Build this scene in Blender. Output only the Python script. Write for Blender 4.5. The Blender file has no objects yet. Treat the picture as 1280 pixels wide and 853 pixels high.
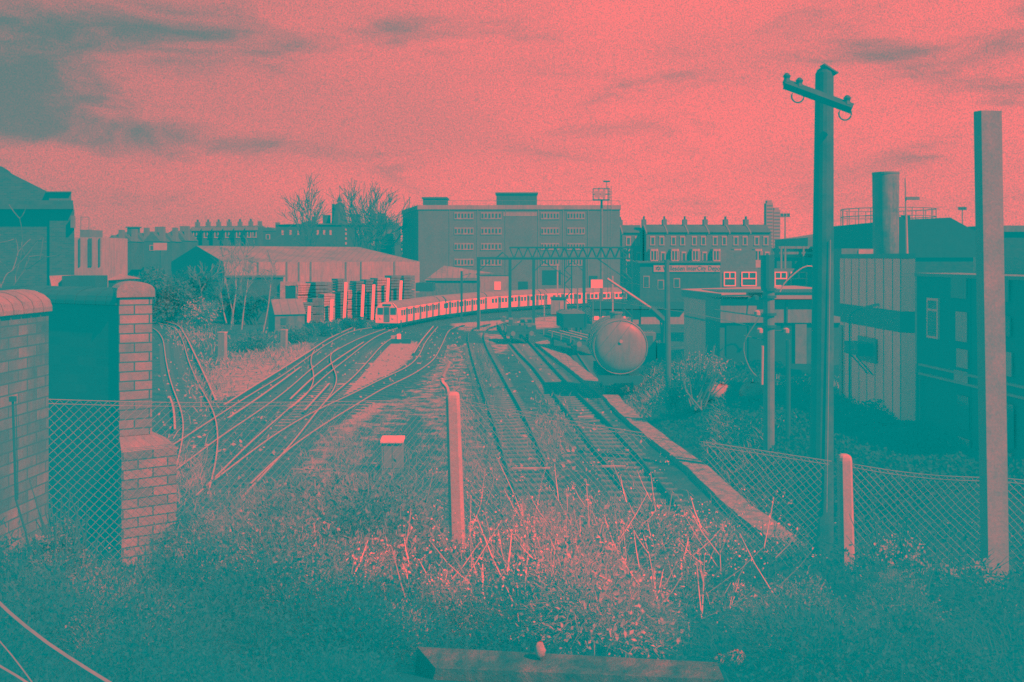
import bpy, math, random
import numpy as np
from mathutils import Vector, Matrix
R = math.radians
random.seed(7); rng = np.random.default_rng(7)
sc = bpy.context.scene
col = sc.collection

# ------------------------------------------------------------------ camera
F = 1244.0; CX = 640.0; HY = 322.0; CH = 8.0        # focal length in px (1280 wide), horizon row, eye height above the rails
cd = bpy.data.cameras.new('camera'); cam = bpy.data.objects.new('camera', cd); col.objects.link(cam)
cd.sensor_width = 36; cd.lens = 36 * F / 1280; cd.shift_y = -(426.5 - HY) / 1280
cam.location = (0, 0, CH); cam.rotation_euler = (R(90), 0, 0); cd.clip_end = 8000; cd.clip_start = .05
sc.camera = cam

# ------------------------------------------------------------------ exposure, sky, sun
# The print is a two-ink one: green and blue are the same everywhere, only red carries the picture.
# So the daylight of this place has an even cyan ambience, a red sun and red-lit clouds; pigments keep their real
# reflectance in red and reflect cyan fully.
EXPO = 1.65; K = 2 ** EXPO
GBW = 0.2159 / K
GB = 0.992
sc.view_settings.view_transform = 'Standard'; sc.view_settings.look = 'None'
sc.view_settings.exposure = EXPO; sc.view_settings.gamma = 1
try: sc.view_settings.use_curve_mapping = False
except Exception: pass
sc.render.engine = 'CYCLES'
cy = sc.cycles
cy.use_denoising = False; cy.max_bounces = 20; cy.diffuse_bounces = 20; cy.glossy_bounces = 8
cy.sample_clamp_indirect = 0; cy.filter_width = 1.6
SUN_EL = 45.0; SUN_AZ = (0.79, -0.613)
sd = bpy.data.lights.new('sun', 'SUN'); sun = bpy.data.objects.new('sun', sd); col.objects.link(sun)
sd.energy = 5.0; sd.angle = R(0.5); sd.color = (1.0, 0.0, 0.0)
sv = Vector((SUN_AZ[0] * math.cos(R(SUN_EL)), SUN_AZ[1] * math.cos(R(SUN_EL)), math.sin(R(SUN_EL))))
sun.rotation_euler = sv.to_track_quat('Z', 'Y').to_euler(); sun.location = (60, -30, 60)

def N(nt, t, **kw):
    n = nt.nodes.new(t)
    for k, v in kw.items():
        if k == 'ins':
            for a, b in v.items():
                if hasattr(b, 'bl_idname') or isinstance(b, bpy.types.NodeSocket): nt.links.new(b, n.inputs[a])
                else: n.inputs[a].default_value = b
        else: setattr(n, k, v)
    return n
def M(nt, op, a, b=None, c=None, clamp=False):
    n = nt.nodes.new('ShaderNodeMath'); n.operation = op; n.use_clamp = clamp
    for i, v in enumerate((a, b, c)):
        if v is None: continue
        if isinstance(v, bpy.types.NodeSocket): nt.links.new(v, n.inputs[i])
        else: n.inputs[i].default_value = v
    return n.outputs[0]
def MR(nt, v, a, b, c, d, smooth=False):
    n = nt.nodes.new('ShaderNodeMapRange'); n.clamp = True
    if smooth: n.interpolation_type = 'SMOOTHSTEP'
    for i, x in enumerate((v, a, b, c, d)):
        if isinstance(x, bpy.types.NodeSocket): nt.links.new(x, n.inputs[i])
        else: n.inputs[i].default_value = x
    return n.outputs[0]
def NOISE(nt, vec, scale, detail=4, rough=.55, dist=0):
    n = nt.nodes.new('ShaderNodeTexNoise')
    if vec is not None: nt.links.new(vec, n.inputs['Vector'])
    n.inputs['Scale'].default_value = scale; n.inputs['Detail'].default_value = detail
    n.inputs['Roughness'].default_value = rough; n.inputs['Distortion'].default_value = dist
    return n.outputs[0]

w = bpy.data.worlds.new('World'); sc.world = w; w.use_nodes = True
nt = w.node_tree; nt.nodes.clear()
out = nt.nodes.new('ShaderNodeOutputWorld'); bg = nt.nodes.new('ShaderNodeBackground')
nt.links.new(bg.outputs[0], out.inputs[0])
tc = nt.nodes.new('ShaderNodeTexCoord')
sep = nt.nodes.new('ShaderNodeSeparateXYZ'); nt.links.new(tc.outputs['Generated'], sep.inputs[0])
dx, dy, dz = sep.outputs
fy = M(nt, 'MAXIMUM', dy, .05)
su_ = M(nt, 'DIVIDE', dx, fy); sv_ = M(nt, 'DIVIDE', dz, fy)
cb = nt.nodes.new('ShaderNodeCombineXYZ'); nt.links.new(dx, cb.inputs[0]); nt.links.new(M(nt, 'MULTIPLY', dz, 3.6), cb.inputs[2]); nt.links.new(dy, cb.inputs[1])
mp = nt.nodes.new('ShaderNodeMapping'); nt.links.new(cb.outputs[0], mp.inputs[0]); mp.inputs['Rotation'].default_value = (0, R(13), 0)
n1 = NOISE(nt, mp.outputs[0], 7.5, 7, .6, .5)
n2 = NOISE(nt, mp.outputs[0], 3.2, 3, .5)
# the darker cloud banks, each at its own bearing and height
tot = None
for (px, py, sx, sy, k) in ((10, 95, 150, 50, 1.1), (150, 168, 210, 30, 1.0), (60, 20, 320, 44, .95), (300, 60, 220, 34, .5), (500, 36, 80, 16, .7), (725, 108, 60, 26, .45), (1130, 68, 110, 22, .7), (1250, 45, 80, 22, .6), (1150, 190, 70, 16, .6), (1260, 122, 50, 22, .9), (650, 40, 60, 14, .35), (440, 200, 90, 16, .25), (880, 160, 80, 16, .25), (250, 250, 200, 20, .2), (-60, 140, 140, 60, .9), (850, 250, 120, 12, .2)):
    e = M(nt, 'ADD', M(nt, 'POWER', M(nt, 'DIVIDE', M(nt, 'SUBTRACT', su_, (px - CX) / F), sx / F), 2.0), M(nt, 'POWER', M(nt, 'DIVIDE', M(nt, 'SUBTRACT', sv_, (HY - py) / F), sy / F), 2.0))
    g = M(nt, 'MULTIPLY', M(nt, 'EXPONENT', M(nt, 'MULTIPLY', e, -1.0)), k * .92)
    tot = g if tot is None else M(nt, 'ADD', tot, g)
tot = M(nt, 'ADD', tot, MR(nt, n2, .45, .75, 0.0, .35))
cl = MR(nt, M(nt, 'ADD', tot, M(nt, 'MULTIPLY', M(nt, 'SUBTRACT', n1, .5), 3.4)), .15, 1.5, 0.0, 1.0, True)
base = MR(nt, su_, -.55, .1, .44, .84)
base = M(nt, 'MULTIPLY', base, MR(nt, n2, .3, .7, 1.1, .85))
base = M(nt, 'SUBTRACT', base, M(nt, 'MULTIPLY', MR(nt, dz, .0, .07, 1.0, 0.0), .05))
grain = NOISE(nt, tc.outputs['Generated'], 900, 1, .7)   # fine mottling of the high cloud
base = M(nt, 'MULTIPLY', base, MR(nt, grain, .25, .75, .45, 1.55))
vis = M(nt, 'MULTIPLY', base, M(nt, 'SUBTRACT', 1.0, M(nt, 'MULTIPLY', cl, .78)))
# unseen sky shaped for the light: dimmed overhead, behind, right; brightened far left as fill
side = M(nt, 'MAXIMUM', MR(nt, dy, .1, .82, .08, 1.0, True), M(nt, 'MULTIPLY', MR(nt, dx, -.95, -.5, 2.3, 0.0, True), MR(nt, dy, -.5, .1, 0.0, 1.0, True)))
unseen_sky = M(nt, 'MULTIPLY', MR(nt, dz, .28, .55, 1.0, .07, True), side)
vis = M(nt, 'MULTIPLY', vis, unseen_sky)
sky = nt.nodes.new('ShaderNodeTexSky'); sky.sky_type = 'NISHITA'; sky.sun_disc = False
sky.sun_elevation = R(SUN_EL); sky.sun_rotation = math.atan2(SUN_AZ[0], SUN_AZ[1])
ssep = nt.nodes.new('ShaderNodeSeparateColor'); nt.links.new(sky.outputs[0], ssep.inputs[0])
blue_gap = M(nt, 'MULTIPLY', ssep.outputs[0], .004)
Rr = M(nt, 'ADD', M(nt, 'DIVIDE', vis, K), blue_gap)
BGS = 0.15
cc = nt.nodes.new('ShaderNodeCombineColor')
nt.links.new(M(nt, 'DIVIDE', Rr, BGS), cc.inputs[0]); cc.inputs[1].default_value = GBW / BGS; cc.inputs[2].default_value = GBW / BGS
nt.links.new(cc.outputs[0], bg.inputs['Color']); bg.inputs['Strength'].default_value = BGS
try: w.cycles.sampling_method = 'NONE'
except Exception as e: print(e)

# ------------------------------------------------------------------ materials
MC = {}
ALB = .6
def mat(name, r, r2=None, scale=3.0, rough=.85, spec=.04, metal=0.0, brick=None, bump=0.0, stripe=None, fine=.25, stain=0.0, attr=None, keep=False):
    """r..r2: reflectance range in red mixed by noise; brick=(w,h,mortar_r); stripe=(period, dark factor) along u"""
    if name in MC: return MC[name]
    m = bpy.data.materials.new(name); m.use_nodes = True; nt = m.node_tree
    b = nt.nodes['Principled BSDF']; tc = nt.nodes.new('ShaderNodeTexCoord')
    r2 = r if r2 is None else r2
    if r2 < .45 and not keep: r *= ALB; r2 *= ALB
    o = tc.outputs['Object']
    n = NOISE(nt, o, scale, 5, .6)
    v = MR(nt, n, .32, .68, r, r2)
    if fine:
        n2 = NOISE(nt, o, scale * 9, 3, .7)
        v = M(nt, 'MULTIPLY', v, MR(nt, n2, .25, .75, 1 - fine, 1 + fine))
    if stain:
        mp = nt.nodes.new('ShaderNodeMapping'); nt.links.new(o, mp.inputs[0]); mp.inputs['Scale'].default_value = (3, 3, .35)
        n3 = NOISE(nt, mp.outputs[0], 1.3, 5, .65)
        v = M(nt, 'MULTIPLY', v, MR(nt, n3, .42, .65, 1.0, 1 - stain))
    if brick:
        bw, bh, mr = brick
        bt = nt.nodes.new('ShaderNodeTexBrick'); nt.links.new(tc.outputs['UV'], bt.inputs['Vector'])
        bt.inputs['Scale'].default_value = 1; bt.inputs['Brick Width'].default_value = bw; bt.inputs['Row Height'].default_value = bh
        bt.inputs['Mortar Size'].default_value = .0065 * (bh / .075); bt.inputs['Mortar Smooth'].default_value = .3; bt.inputs['Bias'].default_value = 0
        bt.inputs['Color1'].default_value = (.55, .55, .55, 1); bt.inputs['Color2'].default_value = (1.25, 1.25, 1.25, 1); bt.inputs['Mortar'].default_value = (0, 0, 0, 1)
        s = nt.nodes.new('ShaderNodeSeparateColor'); nt.links.new(bt.outputs['Color'], s.inputs[0])
        v = M(nt, 'ADD', M(nt, 'MULTIPLY', v, s.outputs[0]), M(nt, 'MULTIPLY', bt.outputs['Fac'], mr))
    if stripe:
        per, dk = stripe
        su = nt.nodes.new('ShaderNodeSeparateXYZ'); nt.links.new(tc.outputs['UV'], su.inputs[0])
        fr = M(nt, 'FRACT', M(nt, 'DIVIDE', su.outputs[0], per))
        k = M(nt, 'LESS_THAN', fr, .12)
        v = M(nt, 'MULTIPLY', v, M(nt, 'SUBTRACT', 1.0, M(nt, 'MULTIPLY', k, dk)))
    if attr:
        at = nt.nodes.new('ShaderNodeAttribute'); at.attribute_name = attr[0]
        nz = NOISE(nt, o, 1.1, 6, .72)
        v = M(nt, 'MULTIPLY', v, MR(nt, at.outputs['Fac'], -1.0, 0.0, .15, 1.0))  # negative values darken: weed shade put into the bank soil
        k = MR(nt, M(nt, 'ADD', at.outputs['Fac'], M(nt, 'MULTIPLY', M(nt, 'SUBTRACT', nz, .5), 2.6)), .45, .8, 0.0, 1.0)
        vv = M(nt, 'MULTIPLY', MR(nt, NOISE(nt, o, 5, 5, .8), .35, .65, .45, 1.4), attr[1])
        v = M(nt, 'ADD', M(nt, 'MULTIPLY', v, M(nt, 'SUBTRACT', 1.0, k)), M(nt, 'MULTIPLY', vv, k))
    c = nt.nodes.new('ShaderNodeCombineColor'); nt.links.new(v, c.inputs[0]); c.inputs[1].default_value = GB; c.inputs[2].default_value = GB
    nt.links.new(c.outputs[0], b.inputs['Base Color'])
    b.inputs['Roughness'].default_value = rough; b.inputs['Metallic'].default_value = metal; b.inputs['Specular IOR Level'].default_value = spec
    if bump:
        bp = nt.nodes.new('ShaderNodeBump'); bp.inputs['Strength'].default_value = .8; bp.inputs['Distance'].default_value = bump
        nt.links.new(NOISE(nt, o, scale * 4, 6, .7), bp.inputs['Height']); nt.links.new(bp.outputs[0], b.inputs['Normal'])
    MC[name] = m; return m
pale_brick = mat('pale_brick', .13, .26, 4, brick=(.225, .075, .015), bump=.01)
left_brick = mat('grimy_brick', .04, .17, 2.2, brick=(.225, .075, .02), bump=.01, stain=.6)
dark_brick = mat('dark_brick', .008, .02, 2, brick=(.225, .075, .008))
far_brick = mat('far_brick', .07, .10, .4, fine=.35)
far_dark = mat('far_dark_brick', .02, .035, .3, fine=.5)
coping = mat('stone_coping', .12, .25, 5, bump=.012)
slate = mat('slate', .03, .055, .5, rough=.6, fine=.4)
pale_roof = mat('asbestos_roof', .10, .18, .35, stripe=(.9, .35), fine=.3)
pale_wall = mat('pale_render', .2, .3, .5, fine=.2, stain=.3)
white = mat('white_paint', .5, .62, 1.2, rough=.5)
off_white = mat('off_white_paint', .28, .4, 1.5, rough=.6)
concrete = mat('concrete', .16, .27, 5, bump=.004, stain=.25)
post_conc = mat('grey_concrete', .14, .22, 6, bump=.004, fine=.35, stain=.25)
bright_conc = mat('pale_concrete', .3, .43, 5, bump=.004, stain=.2)
wood_dark = mat('creosoted_wood', .012, .03, 3, bump=.004, stain=.3)
wood_pole = mat('weathered_pole', .008, .045, 3, stain=.4, bump=.004)
wood_pale = mat('sawn_timber', .22, .42, 2, stain=.4)
wood_mid = mat('grey_timber', .05, .12, 2, stain=.4)
shade_white = mat('shade_white_frame', .7, .85, 2, fine=.2)  # white raised to stay bright on the shaded brick wall
steel_dark = mat('dark_steel', .005, .012, 3, rough=.6, spec=.12)
steel_mid = mat('grey_steel', .07, .12, 2, rough=.6, spec=.12)
steel_pale = mat('galvanised_steel', .25, .4, 3, rough=.45, spec=.5)
rail_rust = mat('rail_rust', .012, .025, 6)
rail_shine = mat('polished_rail', .4, .5, 3, rough=.5, metal=.7, fine=.1)
rail_dull = mat('dull_rail', .07, .12, 3, rough=.5, metal=.6, fine=.2)
glass = mat('window_glass', .015, .03, 2, rough=.08, spec=.6, fine=0)
glass_pale = mat('curtained_glass', .3, .44, 2, rough=.3, spec=.5)
black = mat('black_opening', .006, .01, 2)
clad = mat('ribbed_cladding', .85, .93, .8, stripe=(.88, .9), fine=.1, stain=.15)
clad_roof = mat('roof_fascia', .12, .17, .8, fine=.2, stain=.3)
roof_bright = mat('bright_felt_roof', .2, .3, 1, fine=.15)
train_side = mat('train_side', .42, .5, .8, rough=.4, fine=.08)
train_front = mat('train_front', .5, .6, .8, rough=.4, fine=.1)
train_roof = mat('train_roof', .12, .18, 1.5, rough=.7)
tank_paint = mat('tank_paint', .11, .18, 1.2, rough=.5, spec=.3, stain=.35, fine=.15)
bark_pale = mat('birch_bark', .2, .4, 8, stain=.5)
bark = mat('bark', .03, .06, 6)
twig = mat('dark_twigs', .02, .04, 3)
twig_grey = mat('grey_twigs', .05, .10, 3)
leaf_dark = mat('dark_leaves', .004, .016, 1.5, rough=.7)
leaf_mid = mat('green_leaves', .022, .06, 1.5, rough=.6)
leaf_pale = mat('pale_leaves', .16, .32, 2, rough=.5)
straw = mat('dead_grass', .10, .30, 1.3, rough=.7)
straw_b = mat('bright_straw', .2, .5, 1.0, rough=.7)
straw_m = mat('matted_grass', .07, .24, 1.6, rough=.7)
weed = mat('weed_green', .003, .028, .6, rough=.7)
wire = mat('galvanised_wire', .15, .27, 3, rough=.5, spec=.5)
cable = mat('grey_cable', .1, .16, 3)
stone = mat('limestone', .2, .34, 7, bump=.01)
ground_m = mat('ballast_and_cinders', .003, .03, .9, fine=.7, bump=.05, attr=('pale', .17))
bank_m = mat('bank_soil', .008, .03, 1.2, fine=.6, bump=.06)
path_m = mat('worn_path', .06, .26, 3.2, fine=.8, bump=.02)
far_ground = mat('far_ground', .02, .04, .05)
sleeper_m = mat('oiled_sleeper', .02, .06, 4, fine=.4)
sleeper_p = mat('worn_sleeper', .04, .14, 4, fine=.4)

# ------------------------------------------------------------------ mesh helpers
class MB:
    def __init__(s): s.v = []; s.f = []
    def add(s, vs, fs):
        o = len(s.v); s.v += [tuple(p) for p in vs]; s.f += [tuple(i + o for i in f) for f in fs]; return s
    def box(s, c, d, rz=0, rx=0, ry=0):
        m = Matrix.Translation(Vector(c)) @ Matrix.Rotation(rz, 4, 'Z') @ Matrix.Rotation(ry, 4, 'Y') @ Matrix.Rotation(rx, 4, 'X')
        x, y, z = d[0] / 2, d[1] / 2, d[2] / 2
        vs = [m @ Vector(p) for p in ((-x, -y, -z), (x, -y, -z), (x, y, -z), (-x, y, -z), (-x, -y, z), (x, -y, z), (x, y, z), (-x, y, z))]
        return s.add(vs, [(3, 2, 1, 0), (4, 5, 6, 7), (0, 1, 5, 4), (1, 2, 6, 5), (2, 3, 7, 6), (3, 0, 4, 7)])
    def bb(s, x0, x1, y0, y1, z0, z1): return s.box(((x0 + x1) / 2, (y0 + y1) / 2, (z0 + z1) / 2), (x1 - x0, y1 - y0, z1 - z0))
    def prism(s, poly, z0, z1):                       # polygon in plan, counter-clockwise
        n = len(poly); zz0 = z0 if isinstance(z0, (list, tuple)) else [z0] * n; zz1 = z1 if isinstance(z1, (list, tuple)) else [z1] * n
        vs = [(p[0], p[1], zz0[i]) for i, p in enumerate(poly)] + [(p[0], p[1], zz1[i]) for i, p in enumerate(poly)]
        fs = [tuple(range(n - 1, -1, -1)), tuple(range(n, 2 * n))] + [(i, (i + 1) % n, n + (i + 1) % n, n + i) for i in range(n)]
        return s.add(vs, fs)
    def extr(s, prof, y0, y1):                         # profile in x-z extruded along y
        n = len(prof); vs = [(p[0], y0, p[1]) for p in prof] + [(p[0], y1, p[1]) for p in prof]
        fs = [tuple(range(n)), tuple(range(2 * n - 1, n - 1, -1))] + [((i + 1) % n, i, n + i, n + (i + 1) % n) for i in range(n)]
        return s.add(vs, fs)
    def extrx(s, prof, x0, x1):                        # profile in y-z extruded along x
        n = len(prof); vs = [(x0, p[0], p[1]) for p in prof] + [(x1, p[0], p[1]) for p in prof]
        fs = [tuple(range(n - 1, -1, -1)), tuple(range(n, 2 * n))] + [(i, (i + 1) % n, n + (i + 1) % n, n + i) for i in range(n)]
        return s.add(vs, fs)
    def tube(s, pts, rad, n=8, cap=True):
        pts = [Vector(p) for p in pts]; k = len(pts); rr = rad if isinstance(rad, (list, tuple)) else [rad] * k
        vs = []; up = Vector((0, 0, 1))
        for i, p in enumerate(pts):
            t = (pts[min(i + 1, k - 1)] - pts[max(i - 1, 0)]).normalized()
            a = t.cross(up) if abs(t.z) < .95 else t.cross(Vector((1, 0, 0)))
            a.normalize(); b = a.cross(t)
            for j in range(n):
                th = 2 * math.pi * j / n; vs.append(p + (a * math.cos(th) + b * math.sin(th)) * rr[i])
        fs = [(i * n + (j + 1) % n, i * n + j, (i + 1) * n + j, (i + 1) * n + (j + 1) % n) for i in range(k - 1) for j in range(n)]
        if cap: fs += [tuple(range(n)), tuple(range(k * n - 1, (k - 1) * n - 1, -1))]
        return s.add(vs, fs)
    def bar(s, a, b, t=.1): return s.tube([a, b], t * .7, 4)
    def lathe(s, prof, c=(0, 0, 0), n=16):
        k = len(prof); vs = [(c[0] + r * math.cos(2 * math.pi * j / n), c[1] + r * math.sin(2 * math.pi * j / n), c[2] + z) for r, z in prof for j in range(n)]
        fs = [(i * n + j, i * n + (j + 1) % n, (i + 1) * n + (j + 1) % n, (i + 1) * n + j) for i in range(k - 1) for j in range(n)]
        fs += [tuple(range(n - 1, -1, -1)), tuple(range((k - 1) * n, k * n))]
        return s.add(vs, fs)
    def torus(s, c, Rr, r, ax='Y', n=20, a0=0, a1=360):
        pts = []
        for i in range(n + 1):
            t = R(a0 + (a1 - a0) * i / n)
            q = (math.cos(t) * Rr, 0, math.sin(t) * Rr) if ax == 'Y' else (0, math.cos(t) * Rr, math.sin(t) * Rr)
            pts.append((c[0] + q[0], c[1] + q[1], c[2] + q[2]))
        return s.tube(pts, r, 6)
    def build(s, name, m, parent=None, smooth=False, bevel=0):
        me = bpy.data.meshes.new(name); me.from_pydata(s.v, [], s.f); me.materials.append(m)
        uvbox(me)
        if smooth: me.polygons.foreach_set('use_smooth', [True] * len(me.polygons))
        me.update(); o = bpy.data.objects.new(name, me); col.objects.link(o)
        if parent: o.parent = parent
        if bevel:
            b = o.modifiers.new('bevel', 'BEVEL'); b.width = bevel; b.segments = 2; b.limit_method = 'ANGLE'
        return o
def uvbox(me):
    if not len(me.polygons): return
    uv = me.uv_layers.new(name='UVMap'); d = uv.data
    for p in me.polygons:
        n = p.normal
        if abs(n.z) > .8: t = Vector((1, 0, 0)); b = Vector((0, 1, 0))
        else:
            t = Vector((-n.y, n.x, 0)).normalized(); b = Vector((0, 0, 1)) if abs(n.z) < .3 else n.cross(t)
        for li in p.loop_indices:
            co = me.vertices[me.loops[li].vertex_index].co
            d[li].uv = (co.dot(t), co.dot(b))
def npmesh(name, V, T, m, parent=None):
    me = bpy.data.meshes.new(name); V = np.asarray(V, dtype=np.float32); T = np.asarray(T, dtype=np.int32)
    me.vertices.add(len(V)); me.vertices.foreach_set('co', V.ravel())
    me.loops.add(T.size); me.loops.foreach_set('vertex_index', T.ravel())
    me.polygons.add(len(T)); k = T.shape[1]
    me.polygons.foreach_set('loop_start', np.arange(0, T.size, k, dtype=np.int32)); me.polygons.foreach_set('loop_total', np.full(len(T), k, dtype=np.int32))
    me.update(calc_edges=True); me.materials.append(m)
    o = bpy.data.objects.new(name, me); col.objects.link(o)
    if parent: o.parent = parent
    return o
def thing(name, label, cat, loc=(0, 0, 0), rz=0, group=None):
    o = bpy.data.objects.new(name, None); col.objects.link(o); o.location = loc; o.rotation_euler = (0, 0, rz)
    o.empty_display_size = .3; tag(o, label, cat, group); return o
def tag(o, label=None, cat=None, group=None, kind=None):
    if label: o['label'] = label
    if cat: o['category'] = cat
    if group: o['group'] = group
    if kind: o['kind'] = kind
    return o
KIDS = {}
def copy_tree(o, parent=None, loc=None, rz=None, label=None):
    c = o.copy(); col.objects.link(c); c.parent = parent
    if loc is not None: c.location = loc
    if rz is not None: c.rotation_euler = (0, 0, rz)
    if label: c['label'] = label
    for ch in [x for x in list(ALLCH(o))]: copy_tree(ch, c)
    return c
def ALLCH(o): return [x for x in bpy.data.objects if x.parent == o]
def P(px, py, Y): return Vector(((px - CX) * Y / F, Y, CH - (py - HY) * Y / F))
def G(px, py, z=0.0):
    Y = F * (CH - z) / (py - HY); return Vector(((px - CX) * Y / F, Y, z))
def catmull(pts, step=.6):
    pts = [Vector(p) for p in pts]; P_ = [pts[0] * 2 - pts[1]] + pts + [pts[-1] * 2 - pts[-2]]; out = []
    for i in range(1, len(P_) - 2):
        a, b, c, d = P_[i - 1:i + 3]; n = max(2, int((c - b).length / step))
        for k in range(n):
            t = k / n
            out.append(.5 * ((2 * b) + (c - a) * t + (2 * a - 5 * b + 4 * c - d) * t * t + (3 * b - a - 3 * c + d) * t ** 3))
    out.append(pts[-1]); return out

# ------------------------------------------------------------------ ground
def sstep(a, b, x):
    t = np.clip((x - a) / (b - a), 0, 1); return t * t * (3 - 2 * t)
kerb_px = [(676, 431), (748, 488), (776, 516), (808, 545), (866, 592), (910, 635), (955, 672), (992, 706)]
kerbp = np.array([[*G(x, y)[:2]] for x, y in kerb_px])
def kerb_x(y):
    return np.interp(y, kerbp[::-1, 1], kerbp[::-1, 0])
def H(x, y):
    x = np.asarray(x, float); y = np.asarray(y, float)
    ye = 9 + 0 * x
    near = np.where(y < 9, 6.42 - (y - 3.5) * .26, 4.99 - (y - 9) * (4.99 / 18.0))
    near = np.minimum(near, 6.42)
    far = np.zeros_like(x)
    right = sstep(.6, 4.5, x - kerb_x(y)) * 1.7 * sstep(78, 55, y)
    left = sstep(38, 46, -x) * 1.2 * sstep(120, 60, y)
    h = np.maximum(np.maximum(near, 0), np.maximum(right, left))
    bump = .12 * np.sin(x * 1.3 + 2 * np.sin(y * .7)) + .09 * np.sin(y * 1.7 + x * .6)
    return h + bump * sstep(.3, 1.5, h) * sstep(4.2, 6.5, y)
def in_poly(x, y, poly):
    n = len(poly); r = np.zeros(x.shape, bool); j = n - 1
    for i in range(n):
        xi, yi = poly[i]; xj, yj = poly[j]
        r ^= ((yi > y) != (yj > y)) & (x < (xj - xi) * (y - yi) / (yj - yi + 1e-9) + xi); j = i
    return r
ys = np.concatenate([np.arange(-4, 16, .25), np.arange(16, 60, .4), np.arange(60, 150, 1.0), [155, 170, 200, 260, 400, 800, 1600, 4000]])
xs = np.concatenate([[-3000, -1200, -500, -200, -120, -90], np.arange(-70, -20, 1.), np.arange(-20, 24, .35), np.arange(24, 70, 1.), [90, 120, 200, 500, 1200, 3000]])
X, Yg = np.meshgrid(xs, ys); Z = H(X, Yg)
V = np.stack([X.ravel(), Yg.ravel(), Z.ravel()], 1)
nx = len(xs); ii = np.arange(len(ys) - 1)[:, None] * nx + np.arange(nx - 1)[None, :]
T = np.stack([ii, ii + 1, ii + 1 + nx, ii + nx], -1).reshape(-1, 4)
gnd = npmesh('ground', V, T, ground_m); gnd['kind'] = 'structure'
gnd.data.polygons.foreach_set('use_smooth', [True] * len(gnd.data.polygons))
pale_polys = [([(430, 470), (462, 430), (505, 425), (530, 432), (500, 462), (450, 490), (400, 505)], 1.0),
              ([(245, 470), (300, 440), (350, 435), (385, 425), (400, 440), (330, 480), (275, 505), (250, 500)], .8),
              ([(455, 500), (480, 505), (470, 530), (430, 570), (405, 600), (362, 605), (380, 575), (420, 535)], 1.0),
              ([(330, 540), (375, 490), (400, 475), (420, 480), (380, 520), (340, 560)], .75),
              ([(350, 600), (400, 560), (520, 480), (545, 430), (560, 455), (540, 500), (440, 600)], .55),
              ([(540, 430), (585, 430), (600, 520), (620, 600), (560, 640), (520, 560)], .55),
              ([(595, 415), (640, 420), (640, 440), (620, 445)], .7), ([(640, 500), (700, 520), (740, 600), (690, 600), (650, 540)], .4),
              ([(195, 560), (230, 520), (250, 560), (230, 600)], .6), ([(560, 405), (700, 395), (700, 410), (580, 415)], .9)]
pale = np.full(V.shape[0], .12)
for pl, val in pale_polys:
    q = [(G(a, b)[0], G(a, b)[1]) for a, b in pl]; pale[in_poly(V[:, 0], V[:, 1], q)] = val
pg = pale.reshape(len(ys), nx)
for _ in range(4):
    pg[1:-1, 1:-1] = (pg[1:-1, 1:-1] * 2 + pg[:-2, 1:-1] + pg[2:, 1:-1] + pg[1:-1, :-2] + pg[1:-1, 2:]) / 6
pale = pg.ravel(); pale[V[:, 2] > .3] = -1  # bank soil marked for darkening, as shade between the weeds
at = gnd.data.attributes.new('pale', 'FLOAT', 'POINT'); at.data.foreach_set('value', pale.astype(np.float32))

def strip(name, edge_a, edge_b, z0, z1, m):
    vs = []; fs = []; n = len(edge_a)
    for a, b in zip(edge_a, edge_b):
        vs += [(a[0], a[1], z0), (a[0], a[1], z1), (b[0], b[1], z1), (b[0], b[1], z0)]
    for i in range(n - 1):
        for k in range(3): fs.append((i * 4 + k, (i + 1) * 4 + k, (i + 1) * 4 + k + 1, i * 4 + k + 1))
    fs += [(0, 1, 2, 3), (n * 4 - 1, n * 4 - 2, n * 4 - 3, n * 4 - 4)]
    o = MB().add(vs, fs).build(name, m); o['kind'] = 'structure'; return o
ka = catmull([G(x - 7, y, 0) for x, y in kerb_px] ); kb = catmull([G(x + 8 + max(0, (y - 500)) * .09, y - 3, 0) for x, y in kerb_px])
n_ = min(len(ka), len(kb)); ia = np.linspace(0, len(ka) - 1, 60).astype(int); ib = np.linspace(0, len(kb) - 1, 60).astype(int)
ea = [ka[i] + Vector((random.uniform(-.04, .04), 0, 0)) for i in ia]; eb = [kb[i] + Vector((random.uniform(-.06, .06), 0, 0)) for i in ib]
strip('path', ea, eb, -.2, .22, path_m)
sa = [G(x, y) for x, y in ((452, 506), (432, 524), (405, 555), (380, 585), (366, 600))]; sb = [G(x, y) for x, y in ((476, 508), (462, 528), (440, 556), (412, 588), (400, 606))]
#strip('concrete_path', sa, sb, -.1, .14, path_m)

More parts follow.
